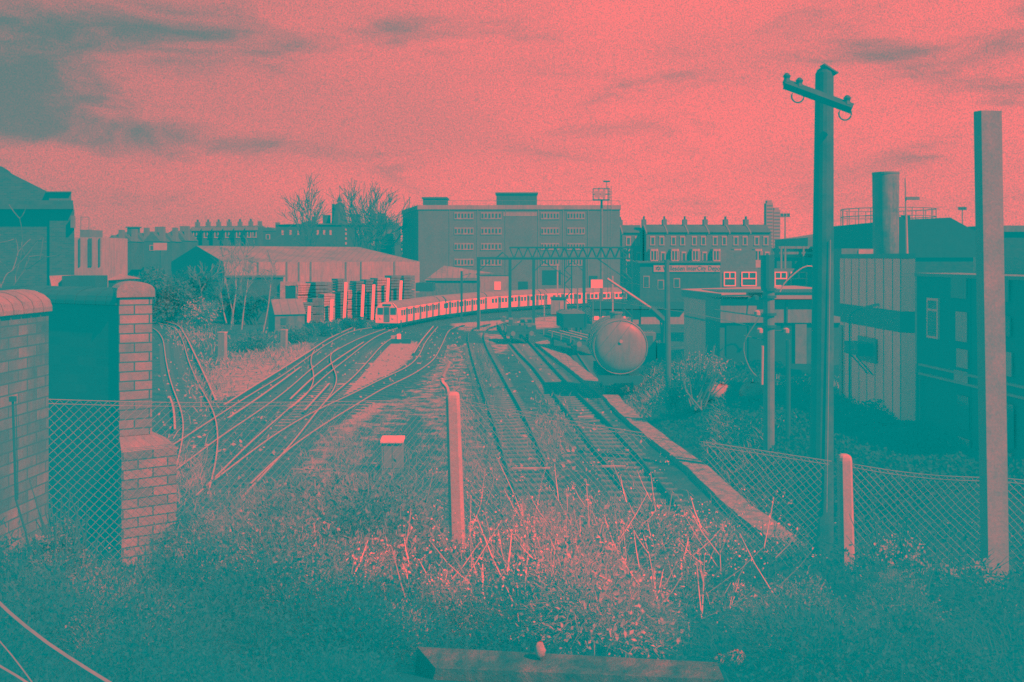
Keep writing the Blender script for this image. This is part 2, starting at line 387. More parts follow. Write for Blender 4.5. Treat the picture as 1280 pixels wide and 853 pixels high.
# ------------------------------------------------------------------ railway tracks
def z3(*p): return [(180 + x / 3.28, 380 + y / 3.28) for x, y in p]
def z4(*p): return [(380 + x / 3.28, 380 + y / 3.28) for x, y in p]
def z8(*p): return [(680 + x / 3.553, 380 + y / 3.553) for x, y in p]
RZ = [0]
def rail(pix, parent, head, name='rail', zt=.20, wd=.05, smooth=16):
    RZ[0] += 1; zt += .0035 * (RZ[0] % 11)
    pts = catmull([G(x, y, .18) for x, y in pix], .8)
    for _ in range(smooth):
        pts = [pts[0]] + [(pts[i - 1] + pts[i] * 2 + pts[i + 1]) / 4 for i in range(1, len(pts) - 1)] + [pts[-1]]
    web = MB(); hd = MB()
    for mb, w_, z0, z1 in ((web, wd * .9, .02, zt - .03), (hd, wd, zt - .028, zt)):
        vs = []; n = len(pts)
        for i, p in enumerate(pts):
            t = (pts[min(i + 1, n - 1)] - pts[max(i - 1, 0)]); t.z = 0; t.normalize(); s_ = Vector((-t.y, t.x, 0)) * w_ / 2
            a = p - s_; b = p + s_; vs += [(a.x, a.y, z0), (a.x, a.y, z1), (b.x, b.y, z1), (b.x, b.y, z0)]
        fs = [(i * 4 + k, (i + 1) * 4 + k, (i + 1) * 4 + (k + 1) % 4, i * 4 + (k + 1) % 4) for i in range(n - 1) for k in range(4)] + [(0, 1, 2, 3), (n * 4 - 1, n * 4 - 2, n * 4 - 3, n * 4 - 4)]
        mb.add(vs, fs)
    o = web.build(name, rail_rust, parent); h = hd.build('rail_head', head, o); return pts
def sleepers(pa, pb, parent, nmax=75, step=.72, m=None, zc=.0):
    me0 = None; d = 0; cnt = 0; last = pa[-1]; seq = pa[::-1] if pa[0].y > pa[-1].y else pa
    acc = 0; prev = seq[0]
    for p in seq:
        acc += (p - prev).length; prev = p
        if acc < step: continue
        acc = 0; q = min(pb, key=lambda r: (r - p).length)
        dd = q - p; L = dd.length
        if L > 2.6 or L < .8: continue
        if me0 is None:
            o = MB().box((0, 0, 0), (2.5, .25, .13)).build('sleeper', m or sleeper_m, parent); me0 = o
        else: o = me0.copy(); col.objects.link(o); o.parent = parent
        o.location = ((p.x + q.x) / 2, (p.y + q.y) / 2, zc - .012); o.rotation_euler = (0, 0, math.atan2(dd.y, dd.x) + random.uniform(-.02, .02)); cnt += 1
        if cnt >= nmax: break
def track(name, label, rails, head, slp=True, extra=(), n=75, m=None):
    t = thing(name, label, 'railway track')
    pp = [rail(r, t, head) for r in rails]
    for e in extra: rail(e, t, head, 'conductor_rail', zt=.26, wd=.09)
    if slp: sleepers(pp[0], pp[1], t, n, m=m)
    return t
A1 = z3((5, 92), (40, 100), (75, 140), (90, 230), (110, 320), (150, 430), (162, 490), (158, 560), (130, 680), (95, 790))
A2 = z3((-10, 72), (30, 74), (110, 92), (150, 130), (185, 240), (225, 330), (275, 420), (300, 500), (302, 600), (285, 700), (262, 780))
A3 = z3((-10, 64), (30, 66), (130, 85), (168, 130), (208, 210), (255, 310), (295, 400))
track('railway_track', 'curving track at far left beside the brick pillar', [A1, A2], rail_shine, extra=[A3, z3((105, 385), (122, 430), (127, 520))])
B1 = z3((40, 628), (120, 580), (280, 475), (450, 365), (560, 300), (680, 215), (760, 160), (860, 110), (975, 92))
B2 = z3((40, 748), (130, 685), (300, 555), (450, 455), (580, 360), (690, 265), (790, 190), (900, 135), (990, 103))
track('railway_track', 'straight main track running under the front of the passenger train', [B1, B2], rail_shine, extra=[z3((345, 475), (450, 405), (560, 325), (640, 265)), z3((330, 420), (450, 343), (560, 275), (680, 198), (760, 145), (860, 98))])
C1 = z3((215, 790), (270, 740), (410, 595), (500, 515), (590, 435), (660, 375), (740, 300), (830, 228), (930, 150), (984, 120), (1040, 100))
C2 = z3((400, 800), (455, 740), (540, 650), (620, 560), (700, 455), (760, 385), (850, 310), (920, 235), (984, 165), (1060, 115))
track('railway_track', 'second main track with pale ballast along its right side', [C1, C2], rail_shine, extra=[z3((660, 440), (760, 330)), z3((600, 395), (700, 300), (800, 225), (900, 160))])
D1 = z3((700, 190), (690, 205), (683, 240), (697, 290), (690, 340), (660, 380), (600, 428))
D2 = z3((800, 180), (765, 205), (770, 250), (792, 300), (780, 350), (745, 400), (700, 450))
track('crossover_track', 'short curved crossover linking the two main tracks', [D1, D2], rail_shine, slp=False)
E1 = z3((290, 722), (380, 655), (500, 560), (620, 485), (720, 430), (850, 372)) + z4((328, 303), (420, 262), (470, 215), (500, 155), (548, 95))
E2 = z3((440, 738), (560, 620), (650, 555), (760, 480), (870, 415)) + z4((328, 345), (430, 300), (500, 255), (535, 225), (565, 170), (600, 105), (660, 85))
track('railway_track', 'branch track bending away below the middle of the train', [E1, E2], rail_shine, extra=[z4((450, 205), (485, 150), (530, 95))])
F1 = z4((765, 82), (700, 98), (674, 125), (680, 180), (720, 320), (760, 430), (805, 570), (850, 720), (900, 860), (940, 960))
F2 = z4((850, 75), (775, 92), (740, 115), (745, 165), (800, 270), (850, 360), (900, 450), (990, 650), (1050, 790), (1110, 930))
track('railway_track', 'siding track just right of the round topped fence post', [F1, F2], rail_dull, m=sleeper_p)
G1 = z4((830, 75), (795, 90), (830, 140), (880, 200), (940, 260), (1000, 340)) + z8((60, 423), (200, 610), (300, 740), (380, 850), (480, 1000))
G2 = [(641, 407), (660, 426)] + z8((0, 240), (85, 330), (170, 420), (300, 540), (440, 705), (560, 853), (650, 970))
track('railway_track', 'siding track running beside the worn pale path', [G1, G2], rail_rust, m=sleeper_p)
t = thing('railway_track', 'short siding track carrying the round tank wagon', 'railway track')
pH = []
for sx in (-.75, .75):
    pts = [(6.1 + sx, y, .2) for y in (52, 60, 80, 104)]; o = MB().bb(6.1 + sx - .035, 6.1 + sx + .035, 52, 104, .02, .17).build('rail', rail_rust, t)
    MB().bb(6.1 + sx - .035, 6.1 + sx + .035, 52, 104, .172, .2).build('rail_head', rail_dull, o)
s0 = MB().box((0, 0, 0), (2.5, .25, .13)).build('sleeper', sleeper_m, t); s0.location = (6.1, 52.4, 0)
for i in range(1, 70):
    o = s0.copy(); col.objects.link(o); o.parent = t; o.location = (6.1, 52.4 + i * .72, 0)
# loose cross timbers
for k, (a, b, y, lab) in enumerate((((640), (688), 585.5, 'long pale plank lying across the siding behind the round topped post'), ((752), (782), 583, 'short pale plank lying on the siding beside the worn path'),
                      ((765), (786), 563, 'pale plank lying on the siding close to the dark rail'), ((722), (742), 521, 'short pale plank nearest the brightest bend of the path'))):
    p = G(a, y, .25); q = G(b, y, .25)
    tag(MB().box(((p + q) / 2), ((q - p).length, .14, .05), .02).build('plank', wood_pale), lab, 'plank', 'planks on the sidings')

# ------------------------------------------------------------------ passenger train
def along(path, s):
    for i in range(len(path) - 1):
        L = (path[i + 1] - path[i]).length
        if s <= L: return path[i] + (path[i + 1] - path[i]) * (s / L)
        s -= L
    return path[-1] + (path[-1] - path[-2]).normalized() * s
tp = catmull([Vector(p) for p in ((-13.85, 110.3, 0), (-9.7, 128.5, 0), (-6.0, 138.6, 0), (-1.5, 147.3, 0), (4.3, 154.8, 0), (12, 161, 0), (20, 165, 0))], .5)
W2_ = 1.3
prof = [(-1.28, .55), (1.28, .55), (1.31, 1.2), (1.28, 1.95), (1.12, 2.42), (.75, 2.74), (.3, 2.87), (-.3, 2.87), (-.75, 2.74), (-1.12, 2.42), (-1.28, 1.95), (-1.31, 1.2)]
def rail_car(L, cab):
    r = bpy.data.objects.new('rail_car', None); col.objects.link(r)
    body = MB(); body.extr(prof[:4] + [(1.2, 2.2), (-1.2, 2.2)] + prof[10:], -L / 2, L / 2); body.build('body', train_side, r)
    rf = MB(); rf.extr([(-1.24, 2.205), (1.24, 2.205), (1.14, 2.46), (.76, 2.77), (.3, 2.9), (-.3, 2.9), (-.76, 2.77), (-1.14, 2.46)], -L / 2 + .05, L / 2 - .05); rf.build('roof', train_roof, r)
    MB().bb(-1.1, 1.1, -L / 2 + .3, L / 2 - .3, .3, .53).build('underframe', steel_dark, r)
    for yb in (-L / 2 + 2.6, L / 2 - 2.6):
        bg_ = MB().bb(-1.0, 1.0, yb - 1.3, yb + 1.3, .22, .5).build('bogie', steel_dark, r)
        for dy_ in (-.9, .9):
            for sx in (-.72, .72): MB().add(*disc((sx, yb + dy_, .4), .34, .12)).build('wheel', steel_dark, bg_)
    nb = 6; st = (L - 1.0) / nb
    for s_ in (-1, 1):
        for i in range(nb):
            yc = -L / 2 + .5 + st * (i + .5)
            x = 1.315 * s_
            if i < nb:                                             # sliding doors between window bays
                d = MB().bb(min(x, x + .02 * s_), max(x, x + .02 * s_), yc + st / 2 - .42, yc + st / 2 + .34, .62, 2.14).build('door', steel_mid, r)
                MB().bb(min(x, x + .035 * s_), max(x, x + .035 * s_), yc + st / 2 - .3, yc + st / 2 + .22, 1.35, 1.95).build('pane', glass, d)
            for dd in (-.62, .18):
                wn = MB().bb(min(x, x + .015 * s_), max(x, x + .015 * s_), yc - .12 + dd, yc + .42 + dd, 1.32, 1.98).build('window', glass, r)
    if cab:
        y = -L / 2
        MB().extr([(a * .995, b) for a, b in prof], y - .06, y - .002).build('cab_front', train_front, r)
        for x0, x1 in ((-1.08, -.42), (.42, 1.08)):
            MB().bb(x0, x1, y - .085, y - .062, 1.5, 2.25).build('windscreen', glass, r)
        d = MB().bb(-.33, .33, y - .09, y - .062, .7, 2.35).build('cab_door', steel_mid, r)
        MB().bb(-.24, .24, y - .11, y - .092, 1.52, 2.22).build('pane', glass, d)
        for x0 in (-.72, .72): MB().add(*disc((x0, y - .08, 1.12), .11, .05, 'Y')).build('headlight', white, r)
        MB().bb(-.5, .5, y - .09, y - .062, 2.45, 2.66).build('destination_blind', black, r)
        MB().bb(-.3, .3, y - .35, y - .02, .35, .52).build('coupler', steel_dark, r)
        for s_ in (-1, 1): MB().tube([(1.28 * s_, y - .07, .6), (1.30 * s_, y - .07, 1.3), (1.2 * s_, y - .07, 2.2), (.7 * s_, y - .07, 2.78)], .035, 5).build('corner_strip', white, r)
    else:
        MB().bb(-.45, .45, -L / 2 - .35, -L / 2, .7, 2.3).build('gangway', steel_dark, r)
    return r
def disc(c, r, t, ax='X', n=14):
    vs = []; 
    for s_ in (-t / 2, t / 2):
        for j in range(n):
            a = 2 * math.pi * j / n
            vs.append((c[0] + s_, c[1] + r * math.cos(a), c[2] + r * math.sin(a)) if ax == 'X' else (c[0] + r * math.cos(a), c[1] + s_, c[2] + r * math.sin(a)))
    return vs, [tuple(range(n)), tuple(range(2 * n - 1, n - 1, -1))] + [((j + 1) % n, j, n + j, n + (j + 1) % n) for j in range(n)]
CL = 16.0
names = ['pale train carriage with a three window cab front, leading the train', 'second pale train carriage, right behind the cab carriage', 'third pale train carriage, passing behind the thin overhead masts', 'rearmost pale train carriage, half hidden by the small pale hut']
c0 = rail_car(CL, True); c1 = None
for i in range(4):
    a = along(tp, i * (CL + .5)); b = along(tp, i * (CL + .5) + CL); rz = math.atan2(b.y - a.y, b.x - a.x) - math.pi / 2
    if i == 0: c = c0
    elif i == 1: c = c1 = rail_car(CL, False)
    else: c = copy_tree(c1)
    c.location = ((a.x + b.x) / 2, (a.y + b.y) / 2, .18); c.rotation_euler = (0, 0, rz); c.name = 'train_carriage'
    tag(c, names[i], 'train carriage', 'carriages of the passenger train')

# ------------------------------------------------------------------ office block
Yo = 175.0; s_ = Yo / F
def ox(px): return (px - CX) * s_
def oz(py): return CH - (py - HY) * s_
t = thing('office_building', 'big flat roofed five storey brick office block behind the train', 'building', (ox(523), Yo, 0))
X0 = ox(523); ztop = oz(262)
def L_(x, y, z): return (x - X0, y - Yo, z)
pl = [(0, 0), (ox(775) - X0, 0), (ox(775) - X0 + 1, 16), (-5.0, 20)]
MB().prism(pl, 0, ztop).build('wall', far_brick, t)
pr = [(-.15, -.15), (ox(775) - X0 + .15, -.15), (ox(775) - X0 + 1.2, 16.2), (-5.2, 20.2)]
MB().prism(pr, ztop + .003, ztop + .75).build('parapet', pale_wall, t)
for (a, b, y0, y1) in ((526, 556, 247, 259), (620, 672, 241, 257)):
    m = MB(); m.bb(ox(a) - X0, ox(b) - X0, 4, 9, ztop + .76, oz(y0)); ph = m.build('roof_plant_room', far_dark, t)
    MB().bb(ox(a) - X0 - .2, ox(b) - X0 + .2, 3.8, 9.2, oz(y0) + .003, oz(y0) + .3).build('roof_slab', far_dark, ph)
for x in (562, 597, 632, 673, 704, 735): MB().bb(ox(x) - X0 - .06, ox(x) - X0 + .06, -.08, -.003, 0, ztop - .1).build('pilaster', pale_roof, t)
for (a, b) in ((568, 592), (601, 627), (676, 699), (709, 731)):
    for yc in (270, 289, 308.5, 328):
        zc = oz(yc); h = .62
        f = MB().bb(ox(a) - X0, ox(b) - X0, -.10, -.004, zc - h, zc + h).build('window', pale_wall, t)
        n = 6; wd = (ox(b) - ox(a)) / n; m = MB();
        for k in range(n): m.bb(ox(a) - X0 + wd * (k + .22), ox(a) - X0 + wd * (k + .78), -.13, -.102, zc - h + .22 + (.1 if k % 2 else 0), zc + h - .22)
        m.build('pane', glass, f)
MB().bb(ox(629) - X0, ox(671) - X0, -.05, -.003, ztop - 1.2, ztop - .5).build('fascia', pale_wall, t)
for (a, b, y0, y1) in ((678, 701, 338, 356), (648, 660, 352, 362), (735, 747, 345, 362)): MB().bb(ox(a) - X0, ox(b) - X0, -.06, -.003, oz(y1), oz(y0)).build('doorway', black, t)
for k in range(14):
    yy = 2
m = MB()
for k in range(13): m.bar((k * (ox(775) - X0) / 12, 1.0, ztop + .75), (k * (ox(775) - X0) / 12, 1.0, ztop + 1.6), .03)
m.bar((0, 1.0, ztop + 1.6), (ox(775) - X0, 1.0, ztop + 1.6), .04); m.build('railing', steel_mid, t)

# ------------------------------------------------------------------ warehouse on the left
t = thing('warehouse', 'long low warehouse with a pale wall and dark gable left of the office block', 'building', (-40.5, 140, 0))
A = Vector((0, 0)); Bv = Vector((26.2, 14)); C_ = Vector((13.5, 36)); D_ = Vector((-11.5, 12))
ze = 7.35; zr = 9.7
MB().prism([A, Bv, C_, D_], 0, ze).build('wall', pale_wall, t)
apA = (A + D_) / 2; rB = (Bv + C_) / 2 - (Bv - A).normalized() * 5
MB().add([(A.x, A.y, ze), (Bv.x, Bv.y, ze), (C_.x, C_.y, ze), (D_.x, D_.y, ze), (apA.x, apA.y, zr), (rB.x, rB.y, zr)],
         [(0, 1, 5, 4), (1, 2, 5), (2, 3, 4, 5)]).build('roof', pale_roof, t)
e = (D_ - A).normalized(); nn = Vector((-.72, -.69)) * .06
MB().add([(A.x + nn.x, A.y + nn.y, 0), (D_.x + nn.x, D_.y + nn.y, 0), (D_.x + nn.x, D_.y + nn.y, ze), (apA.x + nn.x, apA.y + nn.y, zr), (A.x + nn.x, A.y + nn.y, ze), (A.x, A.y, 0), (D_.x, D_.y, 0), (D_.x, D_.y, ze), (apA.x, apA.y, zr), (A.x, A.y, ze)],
         [(0, 1, 2, 3, 4), (9, 8, 7, 6, 5), (4, 3, 8, 9), (3, 2, 7, 8)]).build('gable', far_dark, t)  # dark sheet on the end wall: shade of its unlit side as colour
dr = (Bv - A).normalized(); nr = Vector((dr.y, -dr.x))
for k in (.16, .42, .60, .68, .86, .3, .36):
    p = A + (Bv - A) * k + nr * .08
    MB().box((p.x, p.y, ze / 2), (.22, .12, ze), math.atan2(dr.y, dr.x)).build('downpipe', steel_mid, t)

p = G(318, 400); kq_ = p.y / F; t = thing('dark_shed', 'dark flat roofed shed between the birches and the pale doorway frame', 'shed', (p.x, p.y, 0), R(8)); h_ = CH - (347 - HY) * kq_
MB().bb(-3.6, 3.3, 0, 4, 0, h_).build('wall', far_dark, t); MB().bb(-3.8, 3.5, -.2, 4.2, h_ + .003, h_ + .2).build('roof', wood_mid, t); MB().bb(1.8, 2.8, -.04, -.003, 0, 2.2).build('door', black, t)
# hut with pitched roof, timber frame, yard stacks
p = G(358, 414); t = thing('hut', 'small hut with a steep pale gabled roof in front of the timber stacks', 'hut', (p.x, p.y, 0), R(28))
MB().bb(-1.6, 1.6, -1.4, 1.4, 0, 1.9).build('wall', wood_mid, t)
MB().extrx([(-1.6, 1.9), (1.6, 1.9), (0, 3.5)], -1.7, 1.7).build('roof', pale_roof, t)
MB().bb(-1.0, -.4, -1.46, -1.402, .8, 1.5).build('window', glass, t)
p = G(359, 400); t = thing('doorway_frame', 'pale doorway frame standing over the roof of the small hut', 'frame', (p.x, p.y, 0))
MB().bb(-.9, -.3, 0, .3, 0, 4.4).bb(-.9, 1.6, 0, .3, 4.402, 4.9).bb(1.1, 1.4, 0, .3, 0, 4.4).build('frame', wood_pale, t)
MB().bb(-.25, 1.05, .1, .2, 0, 4.35).build('door', black, t)
def stack(px, pb, hpx, wpx, i, pal):
    pb2 = max(pb, 399); p = G(px, pb2); k = p.y / F; h = (hpx + pb2 - pb) * k; wd = wpx * k * 1.1
    t = thing('timber_stack', '', 'timber stack', (p.x, p.y, 0), R(random.uniform(28, 42)), 'timber stacks in the yard')
    nb = random.choice([2, 3, 3]); z = .12; hh = (h - .12 * nb) / nb
    for j in range(nb):
        b = MB(); n = 5
        for q in range(n): b.bb(-wd / 2 + random.uniform(-.05, .05), wd / 2, -wd * .7, wd * .7 + random.uniform(-.1, .1), z + q * hh / n, z + (q + .86) * hh / n)
        b.build('bundle', pal, t); MB().bb(-wd / 2 + .1, wd / 2 - .1, -.2, .2, z - .118, z - .004).build('bearer', wood_dark, t); z += hh + .12
    return t
sl = ['low timber stack nearest the steep roofed hut', 'timber stack second to the right of the hut', 'tall pale timber stack third right of the hut', 'square dark timber stack under the warehouse downpipe',
      'tall bright timber stack in the middle of the yard row', 'narrow timber stack just right of the tallest bright one', 'dark broad timber stack beyond the narrow one', 'timber stack with a bright edge left above the train cab',
      'timber stack directly above the train cab', 'wide dark timber stack above the first carriage roof', 'rear timber stack beside the white panels', 'small back timber stack against the pale warehouse wall']
for i, (px, pb, h, wd) in enumerate(((381, 404, 26, 12), (394, 403, 30, 13), (408, 401, 34, 13), (399, 386, 34, 20), (424, 398, 50, 11), (437, 396, 34, 12), (448, 393, 42, 14), (460, 391, 42, 13), (475, 389, 42, 16), (492, 384, 40, 14), (508, 380, 36, 13), (376, 388, 34, 18))):
    stack(px, pb, h, wd, i, [wood_mid, wood_mid, wood_pale][(i * 7) % 3])['label'] = sl[i]
pallets = ['leaning pale board at the left end of the yard row', 'leaning pale board between the short stacks', 'tall leaning pale board beside the tallest stack', 'pale board leaning on the broad dark stack', 'bright board standing left above the cab roof', 'bright board standing above the cab corner', 'bright board standing right of the cab roof']
for i, (px, pb, h) in enumerate(((386, 405, 22), (414, 402, 28), (431, 399, 46), (453, 394, 38), (466, 390, 34), (484, 384, 36), (500, 381, 30))):
    h += max(pb, 400) - pb; p = G(px, max(pb, 400)); k = p.y / F
    tag(MB().box((p.x, p.y, h * k / 2), (.45, .12, h * k), R(50), R(4)).build('board', white), pallets[i], 'board', 'pale boards in the yard')
p = G(545, 380); t = thing('hoarding', 'bright white panel standing between the stacks and the pitched shed', 'hoarding', P(543, 372, p.y) * 1)
t.location.z = 0; zc = CH - (360 - HY) * p.y / F
MB().bb(-1.1, 1.2, 0, .1, zc - 2.2, zc + 1.0).build('panel', white, t); MB().bb(-.9, -.8, .1, .2, 0, zc).bb(.9, 1., .1, .2, 0, zc).build('leg', wood_dark, t)
p = P(530, 366, 140); t = thing('lorry', 'dark open sided lorry body parked beside the bright white panel', 'lorry', (p.x, 140, 0))
MB().bb(-1.2, 1.2, 0, 5, 1.0, 1.3).build('chassis', steel_dark, t); MB().bb(-1.2, 1.2, 0, 5, 3.2, 4.4).build('body', steel_dark, t)
MB().bb(-1.2, 1.2, -.05, 0, 1.3, 3.1).build('tailboard', wood_mid, t)
for sx in (-.9, .9):
    for yy in (.8, 4.2): MB().add(*disc((sx, yy, .5), .5, .3)).build('wheel', black, t)
# pitched shed and pale wall behind the train, between x 530 and 640
Ys = 165.0; k = Ys / F
t = thing('shed', 'low pitched shed behind the train in front of the office block', 'building', ((585 - CX) * k, Ys, 0))
MB().bb(-7.0, 6.6, 0, 7, 0, oz(343) - .5).build('wall', wood_mid, t)
hz = CH - (343 - HY) * k
MB().add([(-7.2, -.3, hz - 1.0), (6.8, -.3, hz - 1.0), (6.8, 7, hz - 1.0), (-7.2, 7, hz - 1.0), (-4.2, 3.2, hz + 1.4), (6.4, 3.2, hz - .2)], [(0, 1, 5, 4), (1, 2, 5), (2, 3, 4, 5), (3, 0, 4)]).build('roof', pale_roof, t)
t = thing('boundary_wall', 'pale blank wall standing behind the second overhead mast', 'wall', ((617 - CX) * .125, 156, 0))
MB().bb(-2.6, 2.6, 0, .4, 0, 5.2).build('wall', pale_wall, t); MB().bb(-2.8, 2.8, -.1, .5, 5.203, 5.5).build('coping', wood_mid, t); MB().bb(.1, 1.1, -.05, -.004, 2.9, 4.2).build('panel', white, t)
for i, (px, lab) in enumerate(((648, 'pale parked van left of the dark office doorway'), (672, 'white parked van before the office doorway'), (708, 'pale parked van right of the office doorway'))):
    if i == 0:
        v0 = t = thing('parked_van', lab, 'van', ((px - CX) * .137, 170, 0), R(12), 'vans parked by the office block')
        MB().extrx([(-.9, .4), (.9, .4), (.9, 2.0), (-.9, 2.0)], -1.2, 1.9).build('body', white, t)
        MB().extrx([(-.88, .4), (.88, .4), (.86, 1.85), (-.86, 1.85)], -2.2, -1.203).build('cab', white, t)
        MB().bb(-2.23, -2.2, -.7, .7, 1.1, 1.7).build('windscreen', glass, t)
        for xx in (-1.5, 1.2):
            for yy in (-.85, .85): MB().add(*disc((xx, yy, .35), .35, .2, 'Y')).build('wheel', black, t)
    else: copy_tree(v0, loc=((px - CX) * .137, 170 + i, 0), rz=R(12 + 60 * i), label=lab)

# ------------------------------------------------------------------ overhead gantries and masts
def lattice_tower(t, x, y, z0, z1, wd=.75):
    m = MB()
    for sx in (-1, 1):
        for sy in (-1, 1): m.bar((x + sx * wd / 2, y + sy * wd / 2, z0), (x + sx * wd / 2, y + sy * wd / 2, z1), .06)
    n = int((z1 - z0) / wd); 
    for i in range(n):
        za = z0 + i * wd; zb = za + wd; s1 = 1 if i % 2 else -1
        for sy in (-1, 1): m.bar((x - s1 * wd / 2, y + sy * wd / 2, za), (x + s1 * wd / 2, y + sy * wd / 2, zb), .06)
        for sx in (-1, 1): m.bar((x + sx * wd / 2, y - s1 * wd / 2, za), (x + sx * wd / 2, y + s1 * wd / 2, zb), .045)
    return m.build('lattice_leg', steel_dark, t)
Yt = 103.0; kt = Yt / F
def gx(px): return (px - CX) * kt
def gz(py, Y=Yt): return CH - (py - HY) * Y / F
t = thing('signal_gantry', 'wide triangulated steel truss on lattice legs across the tracks', 'gantry', (gx(710), Yt, 0))
xo = gx(710)
lattice_tower(t, 0, 0, 0, gz(324)); lattice_tower(t, gx(784) - xo, 0, 0, gz(310), .95)
m = MB(); x0, x1 = gx(620) - xo, gx(786) - xo; zb, zt_ = gz(323), gz(309.5)
for sy in (-.4, .4):
    m.bar((x0, sy, zb), (x1, sy, zb), .13); m.bar((x0 + 1.4, sy, zt_), (x1, sy, zt_), .13); m.bar((x0, sy, zb), (x0 + .7, sy, zt_ - .5), .1); m.bar((x0 + .7, sy, zt_ - .5), (x0 + 1.4, sy, zb), .1)
    n = 13; st = (x1 - x0 - 1.4) / n
    for i in range(n):
        a = x0 + 1.4 + i * st; m.bar((a, sy, zt_), (a + st / 2, sy, zb), .09); m.bar((a + st / 2, sy, zb), (a + st, sy, zt_), .09)
for i in range(14): m.bar((x0 + 1.4 + i * st, -.4, zt_), (x0 + 1.4 + i * st, .4, zt_), .05)
m.build('truss', steel_dark, t)
MB().bar((0 + 3.0, 0, zb), (gx(784) - xo, 0, zb - 2.2), .09).build('brace', steel_dark, t); MB().bar((gx(680) - xo - .6, 0, zb), (0, 0, zb - 2), .08).build('brace', steel_dark, t)
Yp = 110.0; kp = Yp / F
def hx(px): return (px - CX) * kp
t = thing('overhead_portal', 'plain steel portal frame left of and behind the truss', 'gantry', (hx(598), Yp, 0)); xo = hx(598)
for px, zb_ in ((598, 0), (637.5, 0), (667, 0), (730, 0)):
    MB().box((hx(px) - xo, 0, gz(325, Yp) / 2), (.34, .3, gz(325, Yp))).build('leg', steel_dark, t)
MB().bb(-.2, hx(732) - xo, -.14, .14, gz(325, Yp) + .003, gz(325, Yp) + .32).build('beam', steel_dark, t)
for px, d in ((598, 1), (637.5, 1), (667, 1), (730, -1)): MB().bar((hx(px) - xo, 0, gz(340, Yp)), (hx(px) - xo + d * 1.3, 0, gz(326, Yp)), .07).build('brace', steel_dark, t)
def mast(px, top, bot, wd, m, lab, arm=True):
    p = G(px, bot); t = thing('overhead_mast', lab, 'mast', (p.x, p.y, 0), 0, 'overhead line masts'); zt_ = CH - (top - HY) * p.y / F
    MB().box((0, 0, zt_ / 2), (wd, wd, zt_)).build('pole', m, t)
    if arm: MB().bar((0, 0, zt_ - .6), (1.2, 0, zt_ - .3), .05).bar((0, 0, zt_ - 1.5), (1.2, 0, zt_ - .3), .04).build('bracket', m, t)
    return t
mast(577, 339, 401, .28, steel_dark, 'dark mast in front of the second carriage')
mast(599.5, 345, 411, .14, steel_pale, 'thin pale mast beside the left leg of the plain portal', False)
mast(680.5, 366, 401, .14, steel_pale, 'short pale mast left of the small pale hut', False)
mast(697, 330, 388, .2, steel_pale, 'pale mast rising before the office doorway', False)
mast(722, 332, 408, .14, steel_mid, 'thin grey mast between the lattice legs', False)
mast(766, 345, 420, .13, steel_pale, 'thin pale mast left of the right lattice leg', False)
for i, (a_, b_, c_, r_, lb) in enumerate((((836, 386, 47), (760, 372, 80), (690, 352, 110), .012, 'thin overhead wire running left from the slim post past the jib'), ((836, 360, 47), (770, 352, 80), (700, 341, 110), .012, 'upper thin wire running from the slim post to the portal'), ((690, 398, 96), (640, 400, 100), (560, 396, 112), .014, 'low thin wire crossing in front of the train carriages'))):
    q3 = [P(a_[0], a_[1], a_[2]), P(*b_), P(*c_)]; tag(MB().tube(catmull(q3, 2), r_, 4).build('overhead_wire', steel_mid), lb, 'wire', 'thin overhead wires')
# floodlight tower
p = G(752, 405); t = thing('floodlight_tower', 'tall slim floodlight tower with a caged platform above the office roofline', 'light tower', (p.x, p.y, 0)); kk = p.y / F
zz = lambda py: CH - (py - HY) * kk
MB().tube([(0, 0, 0), (0, 0, zz(250))], [.22, .14], 8).build('pole', steel_mid, t)
m = MB(); 
for a in (.75, 1.15): m.bar((a, 0, 0), (a, 0, zz(233)), .06)
for i in range(46): m.bar((.75, 0, i * .35 + .2), (1.15, 0, i * .35 + .2), .035)
m.build('ladder', steel_mid, t)
m = MB(); z0, z1 = zz(250), zz(236)
for z in (z0, (z0 + z1) / 2, z1):
    for a, b in (((-1, -.7), (.9, -.7)), ((.9, -.7), (.9, .7)), ((.9, .7), (-1, .7)), ((-1, .7), (-1, -.7))): m.bar((*a, z), (*b, z), .05)
for x in (-1, -.35, .3, .9):
    for y in (-.7, .7): m.bar((x, y, z0), (x, y, z1), .05)
m.bb(-1, .9, -.7, .7, z0 - .08, z0); m.build('platform', steel_dark, t)
for x in (-.6, .1): MB().bb(x - .28, x + .28, -.95, -.72, z0 + .25, z0 + 1.0).build('floodlight', steel_pale, t)
MB().bar((.6, 0, z1), (.6, 0, zz(226)), .05).bb(.2, 1.0, -.1, .1, zz(228), zz(226)).build('antenna', steel_dark, t)
p = P(746, 355, 100); t = thing('notice_board', 'blank white notice board on thin posts below the truss', 'sign', (p.x, 100, 0))
MB().bb(-.58, .58, -.03, .03, p.z - .42, p.z + .42).build('board', white, t); MB().bb(-.4, -.34, .032, .09, 0, p.z + .2).bb(.34, .4, .032, .09, 0, p.z + .2).build('post', steel_mid, t)
# small pale hut by the tail
p = G(698, 394); t = thing('relay_hut', 'small pale box shaped hut covering the tail of the train', 'hut', (p.x, p.y, 0), R(-6))
MB().bb(-1.05, 1.05, 0, 2.2, .1, 2.25).build('wall', pale_wall, t); MB().bb(-1.2, 1.2, -.12, 2.35, 2.253, 2.42).build('roof', wood_dark, t); MB().bb(.2, .8, -.04, -.003, .2, 1.9).build('door', off_white, t)

